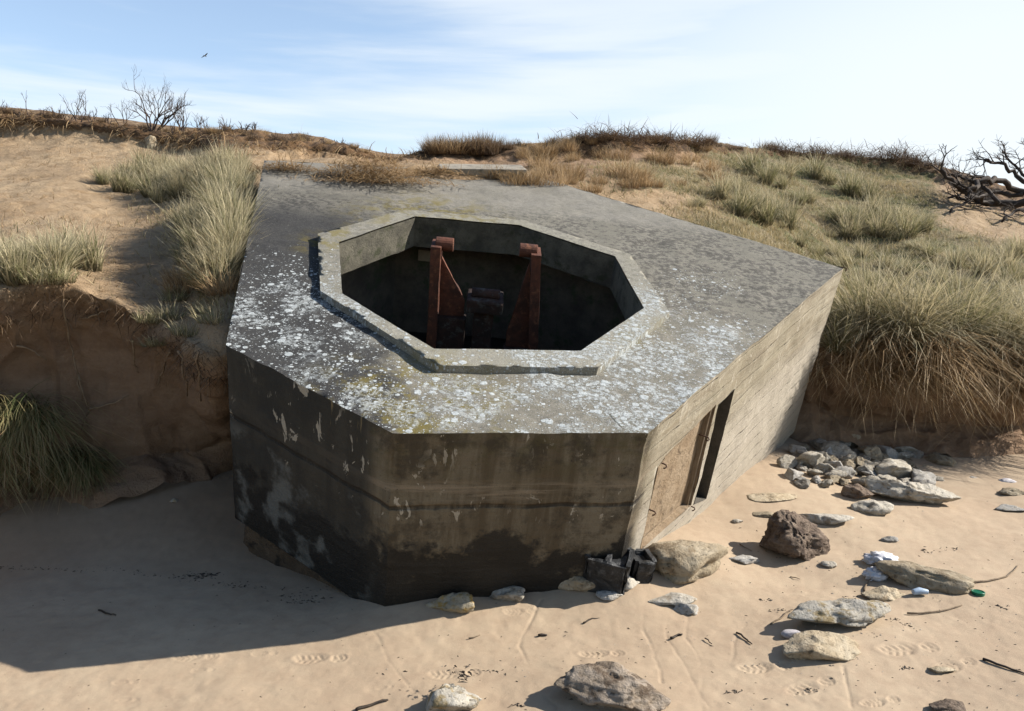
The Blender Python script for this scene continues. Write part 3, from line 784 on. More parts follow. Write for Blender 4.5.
def roughen(o, amp, step, fr=9, seed=1):
    me = o.data; bm = bmesh.new(); bm.from_mesh(me)
    for _ in range(4):
        es = [e for e in bm.edges if e.calc_length() > step]
        if not es: break
        bmesh.ops.subdivide_edges(bm, edges=es, cuts=1, use_grid_fill=True)
    bmesh.ops.triangulate(bm, faces=bm.faces)
    bm.normal_update(); co = np.array([v.co for v in bm.verts]); nr = np.array([v.normal for v in bm.verts])
    co = co + nr * (amp * fbm(co, fr, 4, seed) - amp * .8 * np.clip(fbm(co, fr * .6, 3, seed + 3), 0, 1))[:, None]
    for v, k in zip(bm.verts, co): v.co = k
    bm.to_mesh(me); bm.free(); return o
# ------------------------------------------------------------------ gun mount in the pit
mount = empty('gun_mount'); mount.matrix_world = BM @ Matrix.Translation((*oc, FL))
tag(mount, 'rusted steel gun pedestal with two upright cheek plates inside the octagonal pit', 'gun mount')
off = np.array([oc[0], oc[1], FL])
def ml(px, py, v): return Vector(loc_on(px, py, (0, v, 0), (0, 1, 0)) - off)
for (top, gus, foot, sgn, v0) in (((437, 243), (465, 300), (433, 345), 1, .42), ((536, 251), (507, 330), (540, 345), -1, .42)):
    a = ml(*top, v0); g = ml(*gus, v0); ft = ml(*foot, v0); ft.z = .1
    ex = Vector((1, 0, 0)); ey = Vector((0, 1, 0))
    mb = MB()                                  # edge flange running the whole height
    mb.box(((a.x + ft.x) / 2, v0 - off[1], (a.z + ft.z) / 2), ex * .042, ey * .11, Vector(((a.x - ft.x) / 2, 0, (a.z - ft.z) / 2)))
    roughen(mb.build('cheek_plate', M['rust'], mount, bevel=.004), .008, .05)
    mb = MB()                                  # triangular web
    y0 = v0 - off[1] - .02
    tri = [Vector((a.x + sgn * .042, y0, a.z - .10)), Vector((g.x, y0, g.z)), Vector((g.x, y0, g.z - .22)), Vector((ft.x + sgn * .03, y0, g.z - .22))]
    mb.prism(tri, ey * .03); roughen(mb.build('gusset', M['rust'], mount, bevel=.003), .008, .05)
    mb = MB(); 
    cx_ = a.x + sgn * .065
    mb.tube([(cx_ - .075, y0 + .01, a.z), (cx_ + .075, y0 + .01, a.z)], .058, 20); mb.build('bearing_lug', M['rust'], mount, smooth=False, bevel=.006)
    mb = MB()
    lx = g.x - sgn * .02
    mb.box((lx - sgn * .10, y0, (g.z - .15) / 2), ex * .14, ey * .06, Vector((0, 0, (g.z - .15) / 2))); roughen(mb.build('leg', M['rustdark'], mount, bevel=.01), .008, .05)
c1 = ml(485, 302, .35)
mb = MB(); mb.box((c1.x, c1.y, c1.z), (.155, 0, 0), (0, .14, 0), (0, 0, .06)); roughen(mb.build('cradle', M['rustdark'], mount, bevel=.02), .008, .05)
mb = MB(); mb.tube([(c1.x - .12, c1.y - .02, c1.z + .085), (c1.x + .12, c1.y - .02, c1.z + .085)], .045, 14); mb.build('trunnion', M['rustdark'], mount, smooth=True)
mb = MB(); mb.box((c1.x, c1.y, c1.z / 2), (.085, 0, 0), (0, .08, 0), (0, 0, c1.z / 2)); roughen(mb.build('pedestal', M['rustdark'], mount, bevel=.01), .008, .05)

# pale block added for the light spot in the chamber's back wall
vb = max(p[1] for p in INN) - .04
q = loc_on(427, 254, (0, vb, 0), (0, 1, 0)); print('light_spot', q, vb, LIP)
mb = MB(); mb.box(q, (.085, 0, 0), (0, .06, 0), (0, 0, .06)); mb.build('light_spot_block', M['slab'], bunker, bevel=.008)

# ------------------------------------------------------------------ rocks
def rock_mesh(name, seed, dims, cuts=9, rough=.10, strata=0., sub=4, pitted=0.):
    bm = bmesh.new(); bmesh.ops.create_icosphere(bm, subdivisions=sub, radius=1)
    V = np.array([v.co for v in bm.verts]); F = [[v.index for v in f.verts] for f in bm.faces]; bm.free()
    r = np.random.default_rng(seed)
    for _ in range(cuts):
        n = r.normal(size=3); n[2] *= .8; n /= np.linalg.norm(n); d = r.uniform(.42, .80)
        k = V @ n; m = k > d; V[m] -= np.outer(k[m] - d, n) * .93
    V = V * (1 + .16 * fbm(V, .9, 2, seed))[:, None]
    lo, hi = V.min(0), V.max(0); V = (V - (lo + hi) / 2) / (hi - lo)      # unit box
    V = V * np.array(dims)
    s = min(dims) ** .5 * max(dims) ** .5
    nd = V / (np.linalg.norm(V, axis=1, keepdims=True) + 1e-6)
    V = V + nd * (rough * s * .28 * fbm(V / s, 5, 5, seed + 2))[:, None]
    if strata: V = V + nd * np.array([1, 1, .15]) * (strata * s * fbm(V / s * np.array([.8, .8, 9]), 1.6, 3, seed + 5))[:, None]
    cr_ = np.clip(fbm(V / s * np.array([1, 1, 1.8]), 2.2, 4, seed + 9, ridged=True) - .25, 0, 1)
    V = V - nd * (.16 * s * (rough > .08) * (not pitted) * cr_)[:, None]
    if pitted: V = V - nd * (pitted * s * np.clip(fbm(V / s, 9, 3, seed + 6), 0, 1))[:, None]
    return mesh_np(name, V, F, True)

def put_rock(name, mat, px, yb, wpx, hpx, label, seed, dep=.8, yaw=0, tilt=0, sink=.22, group=None, base=None, cat='stone', **kw):
    p = base if base is not None else on_beach(px, yb - hpx * .12)
    d = depth(p); W = wpx / FPX * d; Hh = hpx / FPX * d
    # foreshortened top adds to the seen height, so take part of the depth off it
    Dp = W * dep; hz = max(Hh * 1.0 - Dp * .32 * .5, Hh * .55)
    me = rock_mesh(name, seed, (W, Dp, hz * (1 + sink)), **kw)
    o = link(name, me, None, M[mat])
    zb = p[2]
    if base is None: zb = max(zb, float(z_beach(np.array([p[0]]), np.array([p[1] + Dp * .32]), False)[0]) - .12 * hz)
    o.location = (p[0], p[1] + Dp * .32, zb + hz * (.455 - sink * .5))
    o.rotation_euler = (R(random.uniform(-4, 4)), R(tilt), R(yaw))
    tag(o, label, cat, group)
    return o

put_rock('boulder', 'brown', 803, 567, 68, 52, 'dark brown deeply pitted boulder on the sand right of the bunker', 3, .8, 0, 0, .15, cat='boulder', cuts=5, rough=.30, strata=.035, pitted=.16, sub=6)
put_rock('rock_slab', 'tan', 687, 592, 104, 50, 'large tan slab leaning at the right foot of the bunker corner', 12, .6, 0, -10, .12, cat='rock', cuts=18, rough=.16)
put_rock('layered_rock', 'layer', 615, 716, 120, 44, 'brown layered rock with pale crust at the bottom centre of the beach', 22, .55, -4, 4, .2, cat='rock', cuts=10, rough=.16, strata=.05, sub=5)
put_rock('rock', 'white', 450, 724, 66, 40, 'pale rock with black seaweed on it at the bottom edge', 31, .8, 0, -10, .2, cat='rock', cuts=12, rough=.12)
put_rock('stone', 'white', 844, 633, 118, 32, 'long white and yellow crusted stone below the jagged slab', 43, .42, 6, -3, .2, cuts=6, rough=.16, sub=5)
put_rock('stone', 'tan', 826, 663, 88, 26, 'tan lumpy stone just below the long white crusted stone', 54, .5, 8, 0, .25, cuts=6, rough=.18)
put_rock('jagged_slab', 'tan', 928, 592, 98, 27, 'jagged wedge-shaped slab with a pointed end near the green lid', 66, .5, -12, 8, .2, cat='slab', cuts=12, rough=.22, strata=.05)
put_rock('stone', 'tan', 889, 602, 50, 15, 'small flat tan stone below the white plastic and jagged slab', 71, .5, 0, 0, .3, cuts=8)
put_rock('stone', 'grey', 918, 508, 100, 28, 'long grey lumpy stone standing before the rubble heap', 85, .4, -10, 6, .2, cuts=8, rough=.22, sub=5)
put_rock('stone', 'grey', 877, 517, 44, 17, 'small grey rounded stone against the long grey lumpy one', 91, .6, 0, 0, .2, cuts=5, rough=.18)
put_rock('stone', 'brown', 862, 503, 34, 20, 'dark brown stone behind the small grey rounded stone', 93, .7, 0, 0, .2, cuts=6, rough=.2)
put_rock('stone', 'yellow', 450, 620, 54, 20, 'flat stone with orange lichen before the bunker front', 102, .5, -8, -6, .2, cuts=8, rough=.14)
put_rock('stone', 'grey', 507, 606, 37, 19, 'pale grey angular stone before the bunker front', 114, .7, 0, 0, .2, cuts=8)
put_rock('stone', 'tan', 581, 602, 54, 22, 'rounded tan stone in front of the black block', 125, .55, 0, 0, .2, cuts=5)
put_rock('stone', 'lime', 628, 606, 26, 16, 'small whitish angular stone below the black block', 132, .6, 10, 0, .2, cuts=10)
put_rock('stone', 'blue', 610, 609, 28, 9, 'small flat bluish stone left of the whitish angular one', 133, .6, 0, 0, .3, cuts=8)
put_rock('stone', 'blue', 687, 616, 28, 13, 'dark blue grey stone below the large tan slab', 141, .6, 0, 0, .2, cuts=7)
put_rock('stone', 'lime', 672, 608, 56, 11, 'thin pale flat stone half buried below the large tan slab', 142, .5, 0, 0, .1, cuts=8, rough=.2)
put_rock('stone', 'blue', 746, 565, 34, 10, 'flat grey blue stone left of the dark brown boulder', 151, .6, 0, 0, .3, cuts=7)
put_rock('stone', 'lime', 830, 569, 18, 8, 'tiny white stone at the right foot of the boulder', 152, .7, 0, 0, .3, cuts=5)
put_rock('pebble', 'pebble', 793, 639, 22, 9, 'smooth lilac white pebble above the tan lumpy stone', 153, .6, 0, 0, .2, cuts=2, rough=.02, cat='pebble')
put_rock('stone', 'lime', 828, 527, 58, 14, 'pale flat stone behind the dark brown boulder', 161, .6, 0, 0, .4, cuts=6, rough=.2)
put_rock('stone', 'tan', 776, 502, 52, 8, 'flat sandy stone half buried beside the bunker right wall', 162, .6, 0, 0, .4, cuts=7)
put_rock('stone', 'tan', 765, 519, 22, 6, 'small brown flake of stone between boulder and bunker wall', 163, .7, 0, 0, .4, cuts=7)
put_rock('stone', 'lime', 738, 524, 12, 5, 'tiny pale stone nearest the slot in the right wall', 164, .7, 0, 0, .3, cuts=5)
put_rock('stone', 'blue', 891, 543, 18, 7, 'small lilac grey stone alone on the open sand', 165, .6, 0, 0, .3, cuts=5)
put_rock('stone', 'tan', 945, 675, 27, 9, 'small brown stone beside the right footprint', 166, .7, 0, 0, .4, cuts=8)
put_rock('stone', 'brown', 953, 715, 44, 13, 'dark stone cut by the bottom edge at lower right', 167, .6, 0, 0, .3, cuts=8)
put_rock('pebble', 'blue', 974, 482, 13, 6, 'small green grey pebble right of the rubble heap', 168, .7, cat='pebble', cuts=2)
put_rock('pebble', 'pebble', 1010, 485, 19, 7, 'lilac white pebble under the right grassy bank', 169, .7, cat='pebble', cuts=2)
put_rock('stone', 'tan', 1014, 496, 26, 9, 'tan stone just below the lilac pebble at right edge', 170, .7, cuts=4)
put_rock('stone', 'blue', 1012, 513, 30, 9, 'flat blue grey stone at the right edge of the beach', 171, .6, cuts=8)
put_rock('stone', 'blue', 1016, 463, 22, 7, 'grey stone under the hanging grass at the right edge', 172, .6, cuts=8)
put_rock('pebble', 'white', 173, 508, 9, 5, 'tiny white pebble in the shadow left of the bunker', 173, .7, cat='pebble', cuts=2)
put_rock('clod', 'tan', 150, 152, 14, 16, 'pale lump of rock lodged below the crest scarp', 174, .8, base=on_dune(150, 148)[0] or Vector(at(150, 148, 12.5)), cuts=6, cat='clod')

# heap of rubble at the foot of the right bank
LBL = {'lime': 'pale angular limestone lump lying in the rubble heap below the right bank', 'grey': 'grey limestone lump lying in the rubble heap below the right bank',
       'tan': 'tan flat stone lying in the rubble heap below the right bank', 'blue': 'bluish stone lying in the rubble heap below the right bank'}
protos = {}
for mi, mt in enumerate(('lime', 'grey', 'tan', 'blue')):
    for k in range(3):
        me = rock_mesh('rubble_stone', 300 + mi * 10 + k, (1, .8, .5), cuts=16, rough=.2, sub=4); me.materials.append(M[mt]); protos[mt, k] = me
placed = []
big = [(893, 480, 46, 24, 'grey'), (922, 488, 40, 22, 'blue'), (870, 462, 30, 16, 'tan'), (940, 466, 34, 16, 'tan'), (838, 460, 36, 16, 'grey'), (810, 468, 38, 18, 'grey'),
       (795, 478, 26, 14, 'blue'), (872, 452, 26, 12, 'blue'), (846, 448, 34, 12, 'tan'), (820, 450, 30, 14, 'lime'), (902, 462, 26, 14, 'lime'), (926, 456, 26, 12, 'grey'), (800, 455, 26, 18, 'blue')]
for k in range(76):
    for _ in range(40):
        x = random.triangular(782, 955, 860); y = random.uniform(447, 487)
        if (y < 470 or 800 < x < 945) and all(abs(x - a) > 7 or abs(y - b) > 3.5 for a, b in placed): break
    placed.append((x, y)); w = random.uniform(11, 28)
    big.append((x, y, w, w * random.uniform(.4, .6), random.choice(('lime', 'grey', 'grey', 'tan', 'tan', 'blue'))))
for (x, y, w, h, mt) in big:
    p = on_beach(x, y); d = depth(p); s = w / FPX * d
    o = link('rubble_stone', protos[mt, random.randrange(3)])
    lift = .10 * math.exp(-((x - 865) / 55) ** 2) * (1 if y < 465 else .3)
    o.scale = (s, s * random.uniform(.8, 1.1), s * random.uniform(.8, 1.2)); o.location = (p.x, p.y, p.z + s * .13 + lift * random.uniform(.1, .9))
    o.rotation_euler = (R(random.uniform(-18, 18)), R(random.uniform(-18, 18)), R(random.uniform(0, 360)))
    tag(o, LBL[mt], 'stone', 'rubble stones under the right bank')

# rubble on the chamber floor
for k in range(26):
    me = protos[random.choice(('grey', 'tan', 'lime')), random.randrange(3)]
    a = random.uniform(0, 6.28); rr = random.uniform(.25, 1.25)
    o = link('rubble_stone', me); s = random.uniform(.14, .42)
    o.location = b2w((oc[0] + rr * math.cos(a), oc[1] + .15 + rr * math.sin(a), FL + s * .2)); o.scale = (s, s, s)
    o.rotation_euler = (random.uniform(-.4, .4), random.uniform(-.4, .4), a)
    tag(o, 'broken stone lying in the shade on the floor inside the octagonal pit', 'stone', 'rubble in the bunker pit')

# half buried slab behind the roof
o = MB(); p0_ = Vector(at(482, 172, 9.7)); o.box(p0_, (.50, .05, .0), (-.03, .30, .07), (.0, -.03, .06))
sl = o.build('concrete_slab', M['slab'], None, bevel=.012); tag(sl, 'half buried pale concrete slab behind the bunker roof', 'slab')

# ------------------------------------------------------------------ black blocks by the bunker's right front corner
def hollow_block(px, yb, w, d, h, yaw, cells, label, tilt=0):
    p = on_beach(px, yb)
    t = empty('hollow_block', p); t.rotation_euler = (R(tilt), R(tilt * .6), R(yaw)); tag(t, label, 'block')
    bm = bmesh.new()
    mb = MB(); n = cells; wall = .034
    xs = np.linspace(-w / 2, w / 2, n + 1)
    # outer walls and ribs
    for x in xs: mb.box((x, 0, h / 2), (wall / 2, 0, 0), (0, d / 2, 0), (0, 0, h / 2))
    for y in (-d / 2, d / 2): mb.box((0, y, h / 2 - .003), (w / 2 - .004, 0, 0), (0, wall / 2, 0), (0, 0, h / 2 - .004))
    roughen(mb.build('body', M['black'], t, bevel=.005), .022, .03)
    mb = MB(); mb.box((0, 0, h * .44), (w / 2 - .02, 0, 0), (0, d / 2 - .02, 0), (0, 0, h * .42)); roughen(mb.build('filling', M['black'], t), .03, .03)
    return t
hollow_block(604, 589, .25, .20, .29, -14, 2, 'black tarred hollow block with two cells against the bunker front', 17)
hollow_block(634, 589, .12, .16, .25, 14, 1, 'smaller brown black block right of the two-celled block', 12)

# ------------------------------------------------------------------ grass
def blades(n, rad, h, lean, curve, w, seed, wind=(0, 0), droop=0., segs=3, flat=.0, out=1.):
    """marram-like tuft around the origin: returns V, F, bc"""
    r = np.random.default_rng(seed)
    rr = rad * np.sqrt(r.random(n)); th = r.random(n) * 2 * np.pi
    base = np.stack([rr * np.cos(th), rr * np.sin(th), np.full(n, -.03)], 1)
    az = th + r.normal(0, .9, n); hl = h * r.uniform(.45, 1.1, n)
    le = np.abs(r.normal(0, lean, n)) * out + lean * .35 * rr / max(rad, 1e-6)
    dirx = np.cos(az) * le + wind[0]; diry = np.sin(az) * le + wind[1]
    return strand(base, np.stack([dirx, diry, np.ones(n)], 1), hl, curve * r.uniform(.4, 1.6, n), w * r.uniform(.7, 1.3, n), r.random(n), segs, droop, r)

def strand(base, d0, L, curve, w, tone, segs, droop, r):
    n = len(base)
    d0 = d0 / np.linalg.norm(d0, axis=1, keepdims=True)
    pts = [base]; d = d0.copy(); p = base
    for s in range(segs):
        p = p + d * (L / segs)[:, None]; pts.append(p)
        d = d + np.stack([d0[:, 0] * curve * .55, d0[:, 1] * curve * .55, -curve * (.32 + droop)], 1) + r.normal(0, .10, (n, 3))
        d /= np.linalg.norm(d, axis=1, keepdims=True)
    ang = r.random(n) * np.pi * 2
    side = np.stack([np.cos(ang), np.sin(ang), np.zeros(n)], 1)
    V = []; bc = []
    for s in range(segs + 1):
        f = s / segs; ww = (w * (1 - f) ** .6)[:, None]
        if s < segs:
            V += [pts[s] - side * ww / 2, pts[s] + side * ww / 2]
            bc += [np.stack([tone, np.full(n, f), tone], 1)] * 2
        else:
            V += [pts[s]]; bc += [np.stack([tone, np.full(n, f), tone], 1)]
    k = 2 * segs + 1
    V = np.stack(V, 1).reshape(-1, 3); bc = np.stack(bc, 1).reshape(-1, 3)
    F = []
    for s in range(segs):
        a = 2 * s
        if s < segs - 1: F += [(a, a + 1, a + 3), (a, a + 3, a + 2)]
        else: F += [(a, a + 1, a + 2)]
    F = (np.array(F)[None] + (np.arange(n) * k)[:, None, None]).reshape(-1, 3)
    return V, F, bc

def blade_obj(name, data, mat, parent=None):
    V, F, bc = data
    return link(name, mesh_np(name, V, F, True, {'bc': bc}), parent, M[mat])
def blade_mesh(name, data, mat):
    V, F, bc = data
    me = mesh_np(name, V, F, True, {'bc': bc}); me.materials.append(M[mat]); return me

# tuft meshes shared by many
TUFT = [blade_mesh('grass_tuft', blades(230, .12, .60, .42, .6, .0125, 400 + i, (-.10 + .05 * i, -.06), 0.), 'marram') for i in range(5)]
LOW = [blade_mesh('grass_tuft', blades(170, .20, .28, .6, .6, .011, 420 + i, (-.1, -.05)), 'marram') for i in range(3)]
SCRUB = [blade_mesh('dry_scrub', blades(300, .30, .42, .45, .35, .010, 440 + i), 'brush') for i in range(3)]
STRAWT = [blade_mesh('straw_tuft', blades(260, .22, .40, .55, .7, .009, 460 + i), 'straw') for i in range(3)]

def plant(me, p, s, label, cat, group, sz=None, tiltdir=None):
    o = link(me.name.split('.')[0], me); o.location = p; o.scale = (s, s, sz or s * random.uniform(.85, 1.2))
    o.rotation_euler = (random.uniform(-.12, .12), random.uniform(-.12, .12), random.uniform(-.5, .5) + random.choice((0, 0, 3.14)))
    tag(o, label, cat, group); return o

# right hillside
RT = [(752, 168, 1.2), (785, 172, 1.1), (766, 178, 1.0), (815, 172, 1.1), (850, 190, 1.3), (868, 194, 1.2), (890, 222, 1.2), (905, 232, 1.4), (880, 230, 1.2), (858, 222, 1.2), (842, 218, 1.1), (850, 232, 1.1),
      (740, 210, 1.0), (752, 206, 1.0), (775, 212, 1.1), (788, 222, 1.0), (765, 218, 1.), (800, 198, .9), (740, 188, .8), (720, 192, .9), (705, 188, .7), (690, 200, .7), (830, 178, .9), (872, 208, .9),
      (930, 252, 1.), (955, 262, 1.1), (985, 270, 1.2), (1005, 262, 1.3), (1018, 250, 1.2), (975, 258, 1.0), (1020, 300, 1.1), (1000, 290, 1.0), (960, 285, .9), (940, 276, .8), (905, 268, .9), (885, 262, .8),
      (862, 252, .8), (845, 262, .9), (835, 250, .8), (815, 245, .7), (920, 245, .8), (1010, 280, 1.1), (870, 278, .8), (850, 285, .8), (1015, 320, 1.1), (800, 240, .6), (765, 200, .8), (905, 215, .8), (925, 225, .8)]
for _ in range(64):
    x = random.uniform(680, 1030); y0 = np.interp(x, [680, 750, 840, 1024], [165, 165, 180, 235]); y1 = np.interp(x, [680, 750, 840, 1024], [200, 228, 268, 315])
    RT.append((x, random.uniform(y0, y1), random.uniform(.4, .7)))
for (x, y, s) in RT:
    p = on_dune(x, y + 6)[0]
    if p is None: continue
    me = random.choice(TUFT if s > .75 else LOW + TUFT[:1])
    plant(me, p, s * (.80 if y < 240 else .66), 'pale green marram tuft growing on the right hillside', 'grass tuft', 'marram tufts on the right hillside')

# left slope, beside the bunker
for k in range(72):
    t = random.random(); y = random.uniform(180, 296)
    xr = np.interp(y, [150, 345], [262, 229]); x = xr - abs(random.gauss(0, 1)) * np.interp(y, [170, 230, 290], [62, 34, 22]) - 8
    p = on_dune(x, y)[0]
    plant(random.choice(TUFT + STRAWT[:2]), p, random.uniform(.45, .82), 'straw green marram tuft in the strip along the bunker left side', 'grass tuft', 'marram tufts left of the bunker')
for k in range(34):
    x = random.uniform(108, 250); p = on_dune(x, random.uniform(172, 197))[0]
    plant(random.choice(TUFT), p, random.uniform(.45, .75), 'straw green marram tuft in the band across the upper left slope', 'grass tuft', 'marram tufts on the upper left slope')
for k in range(22):
    x = random.triangular(-30, 108, 20); p = on_dune(x, 283 - .0 * x - random.uniform(0, 26) - (8 if x > 70 else 0))[0]
    plant(random.choice(TUFT + LOW), p, random.uniform(.5, .78), 'green marram tuft on the ledge of the left cliff', 'grass tuft', 'marram tufts on the left ledge')
for (x, y) in ((150, 322), (168, 318), (190, 335), (205, 312), (178, 300), (158, 345), (215, 322)):
    p = on_dune(x, y)[0]
    plant(random.choice(LOW), p, random.uniform(.4, .7), 'sparse grass sprig on the crumbling edge by the bunker', 'grass sprig', 'grass sprigs on the cliff edge')

# crest scrub
for k in range(150):
    x = random.choice((random.uniform(-20, 260), random.uniform(240, 370), random.uniform(430, 490), random.uniform(490, 690), random.uniform(520, 690), random.uniform(690, 960)))
    j = int(np.argmin(np.abs(tc - x))); i = int(np.argmin(np.abs(tr - random.uniform(6.8, 7.2))))
    p = Vector(H2[i, j]); s = random.uniform(.4, .9)
    if 430 < x < 490: s = random.uniform(.5, .9)
    if x < 400: s *= .42
    if 490 < x <= 690: s *= .55
    if x > 690: s *= .6
    me = random.choice(SCRUB + (STRAWT if x < 700 else []))
    dry = 'straw' in me.name
    plant(me, p, s, ('pale dry grass clump on the dune crest' if dry else 'dark brown dry scrub clump on the dune crest'), 'grass tuft' if dry else 'scrub', 'dry clumps along the crest')
for k in range(42):
    x = random.uniform(490, 720); y = random.uniform(150, 192); p = on_dune(x, y)[0]
    if p is None: continue
    plant(random.choice(STRAWT), p, random.uniform(.4, .8), 'straw coloured dead grass clump on the bank behind the bunker', 'grass tuft', 'dead grass behind the bunker')

# short turf on the right hillside and sparse litter (nobody could count it)
def scatter(mask, n, seed):
    r = np.random.default_rng(seed)
    area = np.linalg.norm(np.cross(np.gradient(H2, axis=1), np.gradient(H2, axis=0)), axis=-1)
    dist = np.linalg.norm(H2 - CAM, axis=-1)
    wgt = (mask * area / dist ** 1.2); wgt[-1] = 0; wgt[:, -1] = 0; vis = (PXC > -60) & (PXC < 1090); wgt = wgt * vis
    c = np.cumsum(wgt.ravel()); idx = np.searchsorted(c, r.random(n) * c[-1])
    i, j = np.unravel_index(np.clip(idx, 0, wgt.size - 1), wgt.shape)
    i = np.minimum(i, H2.shape[0] - 2); j = np.minimum(j, H2.shape[1] - 2)
    a, b = r.random((n, 1)), r.random((n, 1))
    return H2[i, j] * (1 - a) * (1 - b) + H2[i + 1, j] * a * (1 - b) + H2[i, j + 1] * (1 - a) * b + H2[i + 1, j + 1] * a * b, r
patch = sstep(-.25, .3, fbm(H, 1.3, 4, 120))
P0, r_ = scatter(np.clip(veg, 0, 1) * (.25 + .75 * patch) * (RW > 3.05) * (RW < 6.9), 72000, 5)
n_ = len(P0); d0 = np.stack([r_.normal(0, .7, n_) - .2, r_.normal(0, .7, n_), np.ones(n_)], 1)
tone = np.clip(.62 + .5 * fbm(P0, .9, 3, 130) * 1.6 + r_.normal(0, .2, n_), 0, 1)
turf = blade_obj('turf', strand(P0 - [0, 0, .01], d0, r_.uniform(.04, .15, n_), r_.uniform(.3, .9, n_), r_.uniform(.006, .012, n_), tone, 2, 0, r_), 'litter')
tag(turf, 'short straw and moss coloured turf covering the right hillside', 'turf', None, 'stuff')
P0, r_ = scatter((1 - np.clip(veg, 0, 1)) * (RW > 3.05) * (RW < 6.6) * (.15 + patch) * (PXC < 760), 9000, 6)
n_ = len(P0); d0 = np.stack([r_.normal(0, 1.2, n_), r_.normal(0, 1.2, n_), .45 * np.ones(n_)], 1)
lit = blade_obj('plant_litter', strand(P0, d0, r_.uniform(.03, .13, n_), r_.uniform(.3, .9, n_), r_.uniform(.004, .009, n_), r_.random(n_), 2, 0, r_), 'straw')
tag(lit, 'scattered dead stems lying on the bare dune sand', 'plant litter', None, 'stuff')

P0, r_ = scatter(((RW > 6.15) & (RW < 7.15) & (PXC < 430)) * (.1 + np.clip(fbm(H, 1.6, 3, 140) + .1, 0, 1)) * 1.0, 2600, 8)
n_ = len(P0); d0 = np.stack([r_.normal(0, .8, n_), -.6 + r_.normal(0, .3, n_), r_.normal(-.1, .5, n_)], 1)
o = blade_obj('hanging_rootlets', strand(P0, d0, r_.uniform(.08, .32, n_), r_.uniform(.3, .8, n_), r_.uniform(.008, .016, n_), r_.random(n_), 4, .4, r_), 'straw')
o2P, r2 = scatter((RW > 2.55) & (RW < 3.1) & (PXC < 245), 1500, 9)
n2 = len(o2P); d2 = np.stack([r2.normal(0, .8, n2), -.5 + r2.normal(0, .3, n2), r2.normal(-.3, .5, n2)], 1)
o2 = blade_obj('hanging_rootlets', strand(o2P, d2, r2.uniform(.04, .28, n2) ** 1.2, r2.uniform(.3, .8, n2), r2.uniform(.004, .009, n2), r2.random(n2), 4, .4, r2), 'brush')
tag(o2, 'fine brown rootlets hanging over the brow of the left cliff', 'rootlets', None, 'stuff')
tag(o, 'tangled dry rootlets hanging from the broken left crest', 'rootlets', None, 'stuff')

# ------------------------------------------------------------------ big tussocks on the right bank, with hanging dead blades
def tussock(px, py, s, label, seed, hang=850, hang_len=1.05, green=1300, mat='marram', dead='straw', wind=(-.05, -.1)):
    p = on_dune(px, py)[0]
    t = empty('marram_tussock', p); tag(t, label, 'grass tussock')
    blade_obj('green_blades', blades(green, .15 * s, 1.22 * s, .52, .8, .0105, seed, wind, 0., 5), mat, t)
    r = np.random.default_rng(seed + 1); n = hang
    base = np.stack([r.uniform(-.42, .42, n) * s, r.uniform(-.38, .05, n) * s, r.uniform(-.30, .10, n)], 1)
    kc = r.integers(0, 11, n); cb = np.stack([r.uniform(-.48, .48, 11), r.uniform(-.36, 0, 11), r.uniform(-.35, .08, 11)], 1) * s; ca = r.normal(-np.pi / 2, .8, 11)
    base = np.where((r.random(n) < .75)[:, None], cb[kc] + r.normal(0, .045, (n, 3)), base)
    az = ca[kc] + r.normal(0, .5, n)
    d0 = np.stack([np.cos(az) * .9, np.sin(az) * .9, r.uniform(-.35, .8, n)], 1)
    blade_obj('dead_blades', strand(base, d0, r.uniform(.15, 1.1, n) ** 1.2 * hang_len * s, r.uniform(.25, .75, n), r.uniform(.008, .014, n), r.random(n), 6, .30, r), dead, t)
    return t
tussock(866, 342, 1.0, 'tall pale marram tussock on the right bank, touching the bunker corner', 500)
tussock(908, 346, .85, 'tall marram tussock second from the bunker on the right bank', 510)
tussock(952, 348, 1.0, 'bushy golden marram tussock third from the bunker on the right bank', 520)
tussock(1000, 356, .78, 'marram tussock with long hanging dead blades near the right edge', 530, 1000, 1.25)
tussock(1040, 368, .95, 'marram tussock cut by the right edge of the picture', 540, 900, 1.2)
tussock(838, 352, .5, 'small dry tussock squeezed against the bunker far corner', 550, 350, 1.0, 300)

# shaded tussocks low on the left cliff
def low_tussock(px, py, s, label, seed, n1, n2, az0):
    p = on_dune(px, py)[0] or Vector(at(px, py, 6.0))
    p = p + Vector((0, -.05, 0))
    t = empty('marram_tussock', p); tag(t, label, 'grass tussock')
    r = np.random.default_rng(seed)
    for nm, n, mt, l0, l1, up in (('green_blades', n1, 'marram_shade', .5, 1.0, (.1, 1.2)), ('dead_blades', n2, 'straw', .4, 1.1, (-.2, .7))):
        base = np.stack([r.uniform(-.30, .30, n) * s, r.uniform(-.10, .06, n) * s, r.uniform(-.15, .12, n) * s], 1)
        az = r.normal(az0, .6, n)
        d0 = np.stack([np.cos(az), np.sin(az), r.uniform(*up, n)], 1)
        blade_obj(nm, strand(base, d0, r.uniform(l0, l1, n) * s, r.uniform(.35, .8, n), r.uniform(.006, .010, n), r.random(n), 6, .32, r), mt, t)
low_tussock(14, 420, .95, 'shaded green tussock drooping from the left cliff at picture edge', 600, 1500, 260, -1.15)
low_tussock(72, 462, .62, 'smaller shaded tussock at the foot of the left cliff', 610, 900, 200, -1.0)
low_tussock(-34, 450, .9, 'shaded tussock partly outside the left edge', 620, 900, 260, -1.1)

